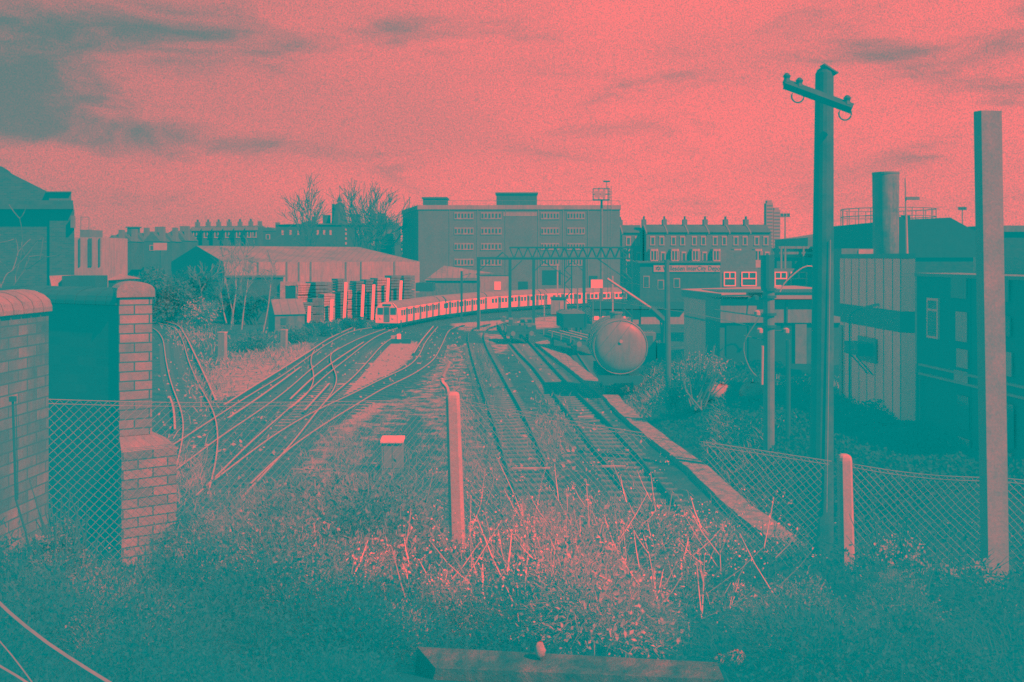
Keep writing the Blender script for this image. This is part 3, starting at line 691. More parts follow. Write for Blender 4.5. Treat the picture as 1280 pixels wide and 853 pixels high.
# ------------------------------------------------------------------ wagons
def wheelset(t, y, gz_=.18, r=.46):
    for sx in (-.75, .75): MB().add(*disc((sx, y, gz_ + r), r, .12)).build('wheel', steel_dark, t)
t = thing('tank_wagon', 'large round ended tank wagon standing on the short siding', 'tank wagon', (6.1, 56, 0))
rt = 1.5; zc = 2.95
b = MB(); n = 40; prof_t = [(0.0, -.34), (.45, -.33), (.9, -.27), (1.22, -.17), (1.41, -.06), (rt, .06), (rt, 4.9), (1.2, 5.1), (.01, 5.25)]
vs = [(r_ * math.cos(2 * math.pi * j / n), y, zc + r_ * math.sin(2 * math.pi * j / n)) for r_, y in prof_t for j in range(n)]
fs = [(i * n + j, (i + 1) * n + j, (i + 1) * n + (j + 1) % n, i * n + (j + 1) % n) for i in range(len(prof_t) - 1) for j in range(n)]
bt = b.add(vs, fs).build('tank', tank_paint, t, smooth=True)
m = MB()
for y in (1.3, 3.6): m.torus((0, y, zc), rt + .02, .03, 'Y', 40)
m.build('tank_band', steel_mid, t)
MB().torus((0, .0, zc), rt + .01, .035, 'Y', 40).build('end_seam', tank_paint, t)
MB().add(*disc((0, -.37, zc + .35), .1, .08, 'Y')).build('end_boss', steel_pale, t)
MB().lathe([(.35, 0), (.35, .3), (.4, .32), (.4, .4)], (0, 2.4, zc + rt - .05), 14).build('manhole', steel_mid, t)
MB().bb(-1.15, 1.15, .1, 5.0, 1.05, 1.3).bb(-1.25, 1.25, -.1, .09, .95, 1.35).build('underframe', steel_dark, t)
for sx in (-.86, .86):
    MB().add(*disc((sx, -.52, 1.1), .23, .08, 'Y')).bb(sx - .08, sx + .08, -.48, -.1, 1.02, 1.18).build('buffer', steel_dark, t)
MB().bb(-1.2, 1.2, 1.2, 1.5, 1.3, 1.75).bb(-1.2, 1.2, 3.9, 4.2, 1.3, 1.75).build('saddle', steel_dark, t)
wheelset(t, 1.1); wheelset(t, 4.1)
MB().bar((-1.2, 2.0, .5), (-1.2, 3.6, .5), .05).build('brake_lever', steel_mid, t)
def flat_wagon(px, pb, name, lab, L, wd, h, rz, load):
    p = G(px, pb); t = thing(name, lab, 'wagon', (p.x, p.y, 0), R(rz))
    MB().bb(-wd / 2, wd / 2, 0, L, .95, 1.2).build('deck', wood_dark, t); wheelset(t, 1.2, 0.15); wheelset(t, L - 1.2, .15)
    for sx in (-.86, .86): MB().add(*disc((sx, -.35, 1.05), .22, .07, 'Y')).bb(sx - .07, sx + .07, -.32, 0, .98, 1.12).build('buffer', steel_mid, t)
    if load == 'scrap':
        m = MB()
        for i in range(26): m.box((random.uniform(-wd / 2 + .3, wd / 2 - .3), random.uniform(.4, L - .4), 1.25 + random.uniform(0, h)), (random.uniform(.3, 1.2), random.uniform(.3, 1.0), random.uniform(.1, .5)), random.uniform(0, 3), random.uniform(-.4, .4))
        m.build('scrap_load', wood_mid, t)
        MB().bb(-wd / 2, wd / 2, -.02, .06, 1.2, 1.2 + h * .7).build('end_board', wood_dark, t)
    if load == 'bars':
        for i in range(6): MB().box((-wd / 2 + .3 + i * .4, L / 2 + random.uniform(-.5, .5), 1.3 + .12 * (i % 2)), (.12, L, .12), random.uniform(-.03, .03)).build('rail_bar', off_white if i % 2 else wood_mid, t)
    for i in range(4):
        for sx in (-1, 1): MB().bb(sx * (wd / 2 + .005), sx * (wd / 2 + .005) + .08 * sx, .5 + i * (L - 1) / 3, .62 + i * (L - 1) / 3, .98, 1.2 + .5) .build('stanchion', steel_mid, t) if sx > 0 else MB().bb(-wd / 2 - .085, -wd / 2 - .005, .5 + i * (L - 1) / 3, .62 + i * (L - 1) / 3, .98, 1.7).build('stanchion', steel_mid, t)
    return t
flat_wagon(652, 431, 'engineers_wagon', 'dark low wagon heaped with scrap at the head of the sidings', 6, 2.7, .8, 10, 'scrap')
flat_wagon(735, 446, 'bolster_wagon', 'flat wagon loaded with pale bars behind the round tank', 9, 2.5, .4, 14, 'bars')
p = G(719, 421); t = thing('tool_van', 'small dark box van between the lattice leg and the flat wagon', 'wagon', (p.x, p.y, 0), R(8))
MB().bb(-1.2, 1.2, 0, 4, .9, 2.3).build('body', black, t); MB().extr([(-1.25, 2.303), (1.25, 2.303), (.7, 2.6), (-.7, 2.6)], -.05, 4.05).build('roof', steel_mid, t); wheelset(t, .8, .1); wheelset(t, 3.2, .1)
# yard crane
p = G(822, 470); t = thing('yard_crane', 'dark yard crane with a long pale jib pointing up over the tank wagon', 'crane', (p.x, p.y, 0)); kc = p.y / F
MB().bb(-1.4, .9, -.5, 2.4, .7, 1.1).build('chassis', steel_dark, t); MB().bb(-1.2, -.1, .1, 1.7, 1.103, 2.9).build('cab', steel_mid, t)
MB().bb(-1.0, -.3, .06, .098, 1.9, 2.7).build('window', glass, t); MB().bb(.0, .9, .1, 2, 1.103, 2.2).build('engine_cover', steel_dark, t)
J0 = P(832, 402, p.y) - Vector((p.x, p.y, 0)); J1 = P(815, 386, p.y) - Vector((p.x, p.y, 0)); J2 = P(760, 349, p.y) - Vector((p.x, p.y, 0))
for v_ in (J0, J1, J2): v_.y = .6
MB().tube([J0, J1], .24, 8).build('jib_sleeve', steel_dark, t); MB().tube([J1, J2], .09, 8).build('jib', off_white, t)
MB().bar((.45, .6, 2.2), J0, .2).bar((.45, .9, 2.2), J0 + Vector((-.3, 0, .4)), .08).build('jib_mount', steel_dark, t)
for sx in (-1.15, .75):
    for yy in (.1, 2): MB().add(*disc((sx, yy, .5), .5, .35)).build('wheel', black, t)

# ------------------------------------------------------------------ depot building and sign
Yd = 120.0; kd = Yd / F
def dX(px): return (px - CX) * kd
def dZ(py): return CH - (py - HY) * kd
t = thing('depot_building', 'long low dark depot building behind the crane carrying a white name sign', 'building', (dX(800), Yd, 0)); xo = dX(800)
MB().bb(0, dX(905) - xo, 0, 14, 0, dZ(329)).build('wall', far_dark, t); MB().bb(-.3, dX(905) - xo + .2, -.3, 14.2, dZ(329) + .003, dZ(327)).build('roof', slate, t)
MB().bb(dX(738) - xo, -.003, -1.2, 5, dZ(386), dZ(376)).build('canopy', steel_dark, t)
MB().bb(dX(740) - xo, -.01, -.6, 4, 0, dZ(387)).build('annexe_wall', pale_wall, t)
MB().bb(.003, dX(856) - xo, -1.4, -.003, dZ(386), dZ(377)).build('canopy', steel_dark, t)
MB().bb(.02, dX(856) - xo, -.8, -.005, 0, dZ(387)).build('annexe_wall', pale_wall, t)
for a, b, y0, y1 in ((804, 812, 345, 360), (822, 830, 350, 362), (842, 850, 348, 360)): 
    f = MB().bb(dX(a) - xo, dX(b) - xo, -.06, -.004, dZ(y1), dZ(y0)).build('window', pale_wall, t); MB().bb(dX(a) - xo + .1, dX(b) - xo - .1, -.09, -.062, dZ(y1) + .1, dZ(y0) - .1).build('pane', glass, f)
for a, b in ((742, 748), (752, 757), (763, 771), (775, 781)): MB().bb(dX(a) - xo, dX(b) - xo, -.66, -.603, dZ(400), dZ(389)).build('window', white, t)
sg = MB().bb(dX(817) - xo, dX(900) - xo, -.12, -.004, dZ(340), dZ(331)).build('name_sign', off_white, t)
def text(body, size, loc, parent, m, name='lettering', rz=0):
    cu_ = bpy.data.curves.new(name, 'FONT'); cu_.body = body; cu_.size = size; cu_.extrude = .012; cu_.align_x = 'LEFT'; cu_.align_y = 'CENTER'; cu_.materials.append(m)
    o = bpy.data.objects.new(name, cu_); col.objects.link(o); o.parent = parent; o.location = loc; o.rotation_euler = (R(90), 0, rz)
    bpy.context.view_layer.update(); dg = bpy.context.evaluated_depsgraph_get(); me = bpy.data.meshes.new_from_object(o.evaluated_get(dg)); o2 = bpy.data.objects.new(name, me); col.objects.link(o2); o2.parent = parent; o2.location = loc; o2.rotation_euler = (R(90), 0, rz); bpy.data.objects.remove(o); return o2
zc_ = (dZ(340) + dZ(331)) / 2
tx = text('Willesden InterCity Depot', .78, (dX(828.5) - xo, -.135, zc_ - .02), sg, steel_dark); tx.scale = (.84, 1, 1)
m = MB(); xl = dX(819.5) - xo; zl = zc_                       # double arrow emblem
for dz_ in (.10, -.10): m.bb(xl, xl + .62, -.15, -.122, zl + dz_ - .03, zl + dz_ + .03)
m.add([(xl + .02, -.15, zl - .10), (xl + .12, -.15, zl - .10), (xl + .40, -.15, zl + .28), (xl + .30, -.15, zl + .28)], [(0, 1, 2, 3)])
m.add([(xl + .26, -.151, zl - .28), (xl + .36, -.151, zl - .28), (xl + .62, -.151, zl + .10), (xl + .52, -.151, zl + .10)], [(0, 1, 2, 3)])
m.build('emblem', steel_dark, sg)

# brick block with white windows behind the flat roofs
Yb = 92.0; kb_ = Yb / F
def bX(px): return (px - CX) * kb_
def bZ(py): return CH - (py - HY) * kb_
t = thing('brick_workshop', 'brick workshop with white framed windows behind the flat bright roof', 'building', (bX(900), Yb, 0)); xo = bX(900)
MB().bb(0, bX(1052) - xo, 0, 10, 0, bZ(336)).build('wall', far_brick, t)
MB().bb(bX(902) - xo, bX(946) - xo, .4, 8, bZ(336) + .003, bZ(313)).build('upper_block', far_brick, t)
MB().bb(bX(962) - xo, bX(1052) - xo, 1.0, 8, bZ(336) + .003, bZ(322)).build('upper_wall', far_dark, t)
MB().bb(bX(976) - xo, bX(1052) - xo, .6, 8.2, bZ(311), bZ(308)).bb(bX(976) - xo, bX(1052) - xo, .6, 1, bZ(318), bZ(315)).build('roof_band', pale_roof, t)
for px in (978, 983, 1006): MB().box((bX(px) - xo, .4, (bZ(345) + bZ(308)) / 2), (.14, .14, bZ(308) - bZ(345))).build('pipe', pale_roof, t)
for a, b in ((904.5, 919.5), (926.5, 945.5), (968, 983.5), (988, 1008.5), (1022, 1040)):
    f = MB(); x0, x1, z0, z1 = bX(a) - xo, bX(b) - xo, bZ(358), bZ(340); e_ = .09
    f.bb(x0, x1, -.1, -.004, z0, z0 + e_).bb(x0, x1, -.1, -.004, z1 - e_, z1).bb(x0, x0 + e_, -.1, -.004, z0 + e_, z1 - e_).bb(x1 - e_, x1, -.1, -.004, z0 + e_, z1 - e_)
    f.bb(x0 + e_, x1 - e_, -.1, -.004, (z0 + z1) / 2, (z0 + z1) / 2 + e_).bb((x0 + x1) / 2 - e_ / 2, (x0 + x1) / 2 + e_ / 2, -.1, -.004, (z0 + z1) / 2 + e_, z1 - e_)
    fo = f.build('window', white, t); MB().bb(x0 + .02, x1 - .02, -.03, -.006, z0 + .02, z1 - .02).build('pane', glass, fo)

for ch in ALLCH(t):
    for v_ in ch.data.vertices:
        if v_.co.y > 2: v_.co.x += .23 * v_.co.y
# flat bright roofed buildings
t = thing('flat_roofed_building', 'low building with a bright flat roof edge beside the depot', 'building', (14.7, 69, 0)); O = Vector((14.7, 69))
pl = [Vector(p) - O for p in ((14.7, 69), (26.5, 76), (25.3, 88), (13.6, 78.7))]; zr = 5.5
MB().prism(pl, 0, zr - .6).build('wall', mat('shade_panel', .42, .55, 1, fine=.25, stain=.3), t)  # panel grey lifted to offset the shaded side; its lit copy is darker
c_ = sum(pl, Vector((0, 0))) / 4
MB().prism([c_ + (p - c_) * 1.03 for p in pl], zr - .597, zr - .1).build('fascia', mat('lit_panel', .12, .18, 1, fine=.25, stain=.3), t)
MB().prism([c_ + (p - c_) * 1.05 for p in pl], zr - .097, zr).build('roof', roof_bright, t)
MB().box((-.65, 4.7, 3.4), (.12, 9, .1), R(6.5)).build('rail', wood_mid, t)
t = thing('loading_shed', 'nearer loading shed with pale roof band and dark open front by the thick mast', 'building', ((958 - CX) * 60 / F, 60, 0)); xo = t.location.x
k6 = 60 / F; X1 = (1056 - CX) * k6 - xo; Xm = (905 - CX) * k6 - xo
z_ = lambda py: CH - (py - HY) * k6
MB().bb(-2.7, X1, .5, 5, 0, z_(404)).build('wall', far_dark, t)
MB().bb(-2.7, X1, .3, 5, z_(404) + .003, z_(375)).build('upper_panel', mat('lit_panel', .12, .18, 1, fine=.25, stain=.3), t)
MB().bb(.0, X1, -.1, 5.2, z_(374) , z_(366)).build('roof_band', roof_bright, t)
MB().bb(-2.9, X1, -.2, 5.3, z_(366) + .003, z_(365)).build('roof', wood_dark, t)
for a, b in ((910, 935), (938, 958), (966, 992)): MB().bb((a - CX) * k6 - xo, (b - CX) * k6 - xo, .42, .497, .1, z_(408)).build('doorway', black, t)
MB().bb((996 - CX) * k6 - xo, (1010 - CX) * k6 - xo, .3, .496, .1, z_(406)).build('door', steel_mid, t)
for x in (985,): MB().bb((x - CX) * k6 - xo - .05, (x - CX) * k6 - xo + .05, .2, .297, z_(404), z_(376)).build('joint', steel_dark, t)

# ribbed cladding building + dark brick building on the right
t = thing('clad_building', 'tall ribbed white clad building with a dark band and a wall hood', 'building', (15.0, 37, 0))
def wall_line(t, a, b, z0, z1, th, name, m, off=0.0):
    a = Vector(a); b = Vector(b); d = (b - a).normalized(); n = Vector((-d.y, d.x))     # n points away from the viewer side
    a1 = a + n * off; b1 = b + n * off
    return MB().prism([a1, b1, b1 + n * th, a1 + n * th], z0, z1).build(name, m, t)
# plan: far corner F0 (1050px), near corner N0 (1125px), end corner E0 (1143px)
F0 = Vector(((1050 - CX) / F * 44.5, 44.5)) - Vector((15, 37)); N0 = Vector(((1125 - CX) / F * 38.0, 38.0)) - Vector((15, 37)); E0 = Vector(((1144 - CX) / F * 37.6, 37.6)) - Vector((15, 37))
E1_ = E0 + Vector((1.0, 4)); pl = [N0, E0, E0 + Vector((1.2, 4)), E0 + Vector((2.5, 8)), F0 + Vector((2.5, 1))  , F0]
def inset(pl, k):
    c_ = sum(pl, Vector((0, 0))) / len(pl); return [c_ + (p - c_) * k for p in pl]
MB().prism(pl, .6, 5.13).build('lower_cladding', clad, t)
MB().prism(inset(pl, .995), 5.133, 5.95).build('dark_band', steel_dark, t)
MB().prism(pl, 5.953, 7.95).build('upper_cladding', clad, t)
MB().prism(inset(pl, 1.01), 7.953, 8.15).build('fascia', clad_roof, t)
MB().prism(inset(pl, 1.012), .3, .597).build('plinth', dark_brick, t)
d = (N0 - F0).normalized(); nn = Vector((d.y, -d.x)); nn = nn if nn.x < 0 else -nn
hp = F0 + (N0 - F0) * .52 + nn * .05; ang = math.atan2(d.y, d.x)
hood = MB().box((hp.x + nn.x * .35, hp.y + nn.y * .35, 4.25), (1.5, .7, .5), ang).build('vent_hood', steel_dark, t)
MB().box((hp.x + nn.x * .03, hp.y + nn.y * .03, 4.2), (1.9, .08, 1.0), ang).build('vent_frame', steel_mid, t)
MB().bar((hp.x, hp.y, 3.2), (hp.x + nn.x * .7, hp.y + nn.y * .7, 4.0), .05).bar((hp.x + d.x * .6, hp.y + d.y * .6, 3.2), (hp.x + d.x * .6 + nn.x * .7, hp.y + d.y * .6 + nn.y * .7, 4.0), .05).build('hood_brace', steel_dark, t)
gp = F0 + nn * .06; MB().box((gp.x + d.x * .25, gp.y + d.y * .25, 3.4), (.3, .05, 3.2), ang).build('corner_trim', off_white, t)
t = thing('brick_building', 'dark brick building with tall windows behind the square concrete post', 'building', (15.4, 36.5, 0))
K0 = Vector(((1146 - CX) / F * 37.2, 37.2)) - Vector((15.4, 36.5)); K1 = Vector(((1330 - CX) / F * 28.5, 28.5)) - Vector((15.4, 36.5))
d = (K1 - K0).normalized(); n_in = Vector((-d.y, d.x)); n_in = n_in if n_in.x > 0 else -n_in; L = (K1 - K0).length; ang = math.atan2(d.y, d.x)
MB().prism([K0, K1, K1 + n_in * 9, K0 + n_in * 9], .3, 7.3).build('wall', dark_brick, t)
MB().prism([K0 - n_in * .1 - d * 0, K1 - n_in * .1, K1 + n_in * 9.1, K0 + n_in * 9.1], 7.303, 7.42).build('coping', steel_mid, t)
MB().prism([K0 + n_in * 2.2 , K1 + n_in * 2.2, K1 + n_in * 8.1, K0 + n_in * 8.1], 7.423, 8.0).build('roof_fascia', clad_roof, t)
def onwall(px):
    k = (px - CX) / F; o = Vector((15.4, 36.5)); a = K0 + o; # solve (a + d s).x = k (a + d s).y
    return (k * a.y - a.x) / (d.x - k * d.y)
def wbox(px0, px1, y0, y1, dep, name, m, par, off=0.0):
    s0, s1 = onwall(px0), onwall(px1); sm = (s0 + s1) / 2; q = K0 + Vector((0, 0)) + d * sm; Ym = (q + Vector((15.4, 36.5))).y
    za, zb = CH - (y1 - HY) * Ym / F, CH - (y0 - HY) * Ym / F; q = q - n_in * (dep / 2 + off + .003)
    return MB().box((q.x, q.y, (za + zb) / 2), (abs(s1 - s0), dep, zb - za), ang).build(name, m, par)
W1_ = wbox(1161, 1175, 373, 423, .08, 'window', shade_white, t); wbox(1163, 1173, 376, 386, .03, 'pane', glass, W1_, .08); wbox(1163, 1173, 389, 420, .03, 'pane', glass, W1_, .08)
wbox(1190, 1214, 346, 560, .05, 'window_bay', black, t)
for (a, b, y0, y1, mm) in ((1192, 1211, 345, 373, pale_roof), (1198, 1212, 390, 427, glass_pale), (1199, 1213, 437, 460, glass_pale), (1196, 1213, 464, 480, glass_pale), (1200, 1214, 495, 537, glass), (1201, 1215, 548, 572, glass_pale), (1254, 1264, 345, 377, pale_roof), (1256, 1266, 395, 420, glass), (1256, 1268, 440, 470, glass_pale), (1257, 1270, 505, 560, glass), (1257, 1268, 566, 600, glass_pale)):
    f = wbox(a, b, y0, y1, .04, 'window', mm, t, .06)
s0, s1 = 0.25, L
for zz_, th in ((4.05, .07), (3.72, .07)): 
    q = K0 + d * (L / 2 + .2) - n_in * .08; MB().box((q.x, q.y, zz_), (L - .4, .14, th), ang).build('ledge', off_white, t)
q = K0 + d * .45 - n_in * .1; MB().tube([(q.x, q.y, .5), (q.x, q.y, 3.9)], .045, 8).build('downpipe', mat('pipe_grey', .1, .14), t)
q = K0 + d * 0.1 - n_in * .06; MB().tube([(q.x, q.y, 1.6), (q.x, q.y, 3.7)], .04, 8).build('downpipe', mat('pipe_grey', .1, .14), t)
# things behind the clad building
def bgbox(px0, px1, y0, y1, Y, dep): k = Y / F; return ((px0 - CX) * k, (px1 - CX) * k, Y, Y + dep, CH - (y1 - HY) * k, CH - (y0 - HY) * k)
t = thing('chimney', 'broad round chimney rising behind the ribbed white building', 'chimney', (P(1107, 322, 62).x, 62, 0))
zt_ = CH + (322 - 216) * 62 / F
MB().lathe([(.76, 0), (.77, zt_ - 3), (.80, zt_ - .1), (.80, zt_), (.66, zt_), (.66, zt_ - .3)], n=28).build('stack', mat('chimney_steel', .05, .24, .9, fine=.35, stain=.55), t, smooth=True)
MB().torus((0, 0, 0), .01, .001)
m = MB(); m.lathe([(.82, zt_ - .12), (.82, zt_ + .01)], n=28); m.build('rim', steel_mid, t)
p = P(1120, 322, 75); k75 = 75 / F
t = thing('dark_roofed_hall', 'hall with a dark mansard roof behind the ribbed white building', 'building', (p.x, 75, 0)); xo = p.x
q = lambda a, b: ((a - CX) * k75 - xo, CH - (b - HY) * k75)
MB().extr([q(1120, 322), q(1232, 322), q(1232, 293), q(1217, 288), q(1188, 272), q(1124, 275)], 0, 18).build('roof', black, t)
MB().bb(q(1120, 0)[0], q(1232, 0)[0], .2, 18, 0, CH - .003).build('wall', dark_brick, t)
for a, b, c in ((1142, 1149, 269), (1152, 1158, 267)): MB().bb(q(a, 0)[0], q(b, 0)[0], 3, 4, q(0, 274)[1], q(0, c)[1]).build('roof_vent', black, t)
t = thing('roof_mast', 'thin pale mast with a small lamp on the brick building roof', 'mast', (P(1142, 322, 38).x, 38.6, 7.4))
MB().tube([(0, 0, 0), (-.08, 0, CH + (322 - 223) * 38.6 / F - 7.4)], [.06, .03], 8).build('pole', steel_pale, t); MB().bb(-.05, .45, -.06, .06, 2.83, 2.95).build('lamp', steel_mid, t)
t = thing('sloping_roofs', 'stepped pale works roofs seen between the wooden pole and chimney', 'building', (P(1080, 322, 95).x, 95, 0)); xo = t.location.x; k9 = 95 / F
q = lambda a, b: ((a - CX) * k9 - xo, CH - (b - HY) * k9)
MB().extr([q(1010, 330), q(1130, 330), q(1130, 281), q(1095, 284), q(1040, 293), q(1010, 297)], 0, 12).build('wall', far_brick, t)
MB().bb(q(1010, 0)[0], q(1130, 0)[0], .3, 11.9, 0, q(0, 330)[1] - .003).build('lower_wall', far_dark, t)
for a, b, off in ((293, 281, 0), (299, 287.5, 1)): 
    MB().extr([q(1038, a + 3), q(1128, b + 3), q(1128, b), q(1038, a)], -.6 - .2 * off, -.003 - .2 * off * 0).build('gutter', pale_roof if off == 0 else wood_mid, t)
MB().extr([q(1048, 322), q(1125, 322), q(1125, 292)], -1.2, -.9).build('gable', steel_dark, t)
x0, x1, y0, y1, z0, z1 = bgbox(1052, 1092, 311, 324, 50, 4)
t = thing('roof_plant', 'low grey plant housing with a small pale panel on the clad building roof', 'plant housing', (x0, 50, 0)); MB().bb(0, x1 - x0, 0, 4, 5, z1).build('housing', far_brick, t); MB().bb((1073 - 1052) / F * 50, (1091 - 1052) / F * 50, -.05, -.003, z0 + .08, z1 - .04).build('panel', off_white, t)
x0, x1, y0, y1, z0, z1 = bgbox(1232, 1330, 290, 322, 80, 10)
t = thing('far_hall', 'dark low hall with a pale edge at the right end', 'building', (x0, 80, 0)); MB().bb(0, x1 - x0, 0, 10, 0, z1).build('wall', dark_brick, t); MB().bb(-.2, x1 - x0, -.3, 10.2, z1 + .003, z1 + .5).build('fascia', wood_mid, t)
# gasholder
Yq = 420.0; kq = Yq / F
t = thing('gasholder', 'hazy open gasholder frame on the skyline behind the chimney', 'gasholder', (P(1110, 0, Yq).x, Yq, 0)); rq = 56 * kq; zq = CH + (322 - 262) * kq
m = MB(); nq = 22
for i in range(nq):
    a = 2 * math.pi * i / nq; m.bar((rq * math.cos(a), rq * math.sin(a), 0), (rq * math.cos(a), rq * math.sin(a), zq), .28)
m.torus((0, 0, 0), .1, .01)
for z in (zq, zq - 3.2, zq - 9): m.tube([(rq * math.cos(2 * math.pi * i / 44), rq * math.sin(2 * math.pi * i / 44), z) for i in range(45)], .22, 4)
m.build('guide_frame', mat('hazy_steel', .2, .25, .1), t)  # distance haze is put into these paler colours
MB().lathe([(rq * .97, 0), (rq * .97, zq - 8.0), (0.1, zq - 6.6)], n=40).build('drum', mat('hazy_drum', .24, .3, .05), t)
for i, (a, b, y0, lab) in enumerate(((958, 966.5, 254, 'taller hazy tower block on the skyline right of the terraces'), (967, 975.5, 263, 'lower hazy tower block just right of the taller one'))):
    k8 = 900 / F; t = thing('tower_block', lab, 'building', ((a - CX) * k8, 900, 0), R(0), 'distant tower blocks'); h = CH + (322 - y0) * k8
    MB().bb(0, (b - a) * k8, 0, 9, 0, h).build('wall', mat('hazy_concrete', .22, .28, .05, fine=.1), t); MB().bb(1, (b - a) * k8 - 1, 1, 8, h + .01, h + 2.5).build('plant_room', MC['hazy_concrete'], t)  # haze put into the tower colour as a paler tone
    m = MB()
    for j in range(14): m.bb(.5, (b - a) * k8 - .5, -.1, -.02, h - 3 - j * 3.0, h - 1.8 - j * 3.0)
    m.build('window_band', mat('hazy_glass', .08, .1, .1), t)
def flood(px, top, bot, Y, lab, wd=1.2):
    k = Y / F; t = thing('floodlight_mast', lab, 'light mast', ((px - CX) * k, Y, 0)); h = CH + (322 - top) * k
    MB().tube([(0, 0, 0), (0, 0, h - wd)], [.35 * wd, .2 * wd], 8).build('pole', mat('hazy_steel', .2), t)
    for s_ in (-1, 0, 1): MB().box((s_ * wd * .9, 0, h - .4 * wd), (wd * .7, .5, wd * .8)).build('lamp', far_dark, t)
    MB().bb(-wd * 1.4, wd * 1.4, -.2, .2, h - wd * 1.05, h - wd * .85).build('crossbar', far_dark, t)
flood(981.5, 267, 300, 330, 'distant mast with a ring of lamps beside the tower blocks')
flood(1203, 259, 300, 260, 'distant lamp mast over the dark roofed hall', .8)

# ------------------------------------------------------------------ terraces
def terrace_house(wd, h, dep, rh, style):
    r = bpy.data.objects.new('terraced_house', None); col.objects.link(r)
    MB().bb(0, wd, 0, dep, 0, h).build('wall', far_brick if style == 0 else far_dark, r)
    rf = MB().add([(0, -.3, h), (wd, -.3, h), (wd, dep, h), (0, dep, h), (0, dep / 2, h + rh), (wd, dep / 2, h + rh)], [(0, 1, 5, 4), (2, 3, 4, 5), (1, 2, 5), (3, 0, 4)]).build('roof', slate, r)
    ch = MB().bb(-.35, .45, dep / 2 - .8, dep / 2 + .8, h + rh * .3, h + rh + 1.0).build('chimney', far_brick, rf)
    m = MB()
    for k in (-.5, 0, .5): m.lathe([(.14, 0), (.11, .6)], (.05, dep / 2 + k, h + rh + 1.003), 6)
    m.build('chimney_pot', far_dark, ch)
    MB().add([(-.12, -.35, h + .02), (.12, -.35, h + .02), (.12, dep / 2, h + rh + .25), (-.12, dep / 2, h + rh + .25), (-.12, -.35, h - .3), (.12, -.35, h - .3)], [(0, 1, 2, 3), (4, 5, 1, 0)]).build('party_wall', pale_roof, rf)
    # upper windows with pale lintels
    for xc, w_ in ((wd * .30, .5), (wd * .74, .5)):
        z0 = h - 2.35
        f = MB().bb(xc - w_, xc + w_, -.12, -.004, z0 + 1.35, z0 + 1.62).bb(xc - w_ + .05, xc - w_ + .2, -.1, -.004, z0, z0 + 1.347).bb(xc + w_ - .2, xc + w_ - .05, -.1, -.004, z0, z0 + 1.347).bb(xc - w_, xc + w_, -.14, -.004, z0 - .15, z0 - .003).build('window', off_white, r)
        MB().bb(xc - w_ + .2, xc + w_ - .2, -.05, -.006, z0, z0 + 1.34).build('pane', glass, f)
    if style == 0:
        z0 = h - 5.3; b = MB(); x0, x1 = wd * .08, wd * .56; pb_ = [(x0, 0), (x0 + .4, -.8), (x1 - .4, -.8), (x1, 0)]
        b.prism(pb_, z0 - 2.8, z0).prism(pb_, z0 + 1.7, z0 + 2.1)
        for q_ in ((x0 + .02, -.1), (x0 + .4, -.72), ((x0 + x1) / 2, -.72), (x1 - .4, -.72), (x1 - .02, -.1)): b.box((q_[0], q_[1], z0 + .85), (.16, .16, 1.697))
        bo = b.build('bay_window', off_white, r); MB().prism([(x0 + .1, -.05), (x0 + .45, -.66), (x1 - .45, -.66), (x1 - .1, -.05)], z0 + .003, z0 + 1.697).build('pane', glass, bo)
        xc = wd * .8; f = MB().bb(xc - .45, xc + .45, -.12, -.004, z0 + 1.3, z0 + 1.6).bb(xc - .45, xc - .3, -.1, -.004, z0 - .1, z0 + 1.297).bb(xc + .3, xc + .45, -.1, -.004, z0 - .1, z0 + 1.297).build('window', off_white, r); MB().bb(xc - .3, xc + .3, -.05, -.006, z0 - .1, z0 + 1.29).build('pane', glass, f)
    else:
        MB().bb(0, wd, -.4, -.004, h - .75, h).build('cornice', pale_roof, r)
    return r
Yr = 190.0; kr = Yr / F; hw = 26 * kr
h0 = terrace_house(hw, CH + (322 - 290.5) * kr, 8, 1.6, 0)
hl = ['terraced house right of the office block with its gable half hidden', 'terraced house two doors right of the office block', 'terraced house left of the row centre above the name sign', 'terraced house above the end of the name sign', 'terraced house above the blank brick block', 'terraced house second from the right end of the row', 'end terraced house nearest the tower blocks']
for i, px in enumerate((780, 808, 834, 860, 886, 912, 938)):
    c = h0 if i == 0 else copy_tree(h0); c.location = ((px - CX) * kr, Yr + (3 if i == 0 else 0), 0); c.rotation_euler = (0, 0, R(0))
    tag(c, hl[i], 'house', 'terraced houses right of the office block')
Yl = 235.0; kl = Yl / F; hw = 15.2 * kl
h1 = terrace_house(hw, CH + (322 - 284) * kl, 9, .5, 1)
for i in range(6):
    c = h1 if i == 0 else copy_tree(h1); c.location = ((231 + i * 15.2 - CX) * kl, Yl + (5 - i) * 1.0, 0)
    tag(c, ['left end house of the corniced terrace over the warehouse gable', 'second house of the corniced skyline terrace', 'third house of the corniced skyline terrace', 'fourth house of the corniced skyline terrace', 'fifth house of the corniced skyline terrace', 'right end house of the corniced skyline terrace'][i], 'house', 'corniced terrace on the left skyline')
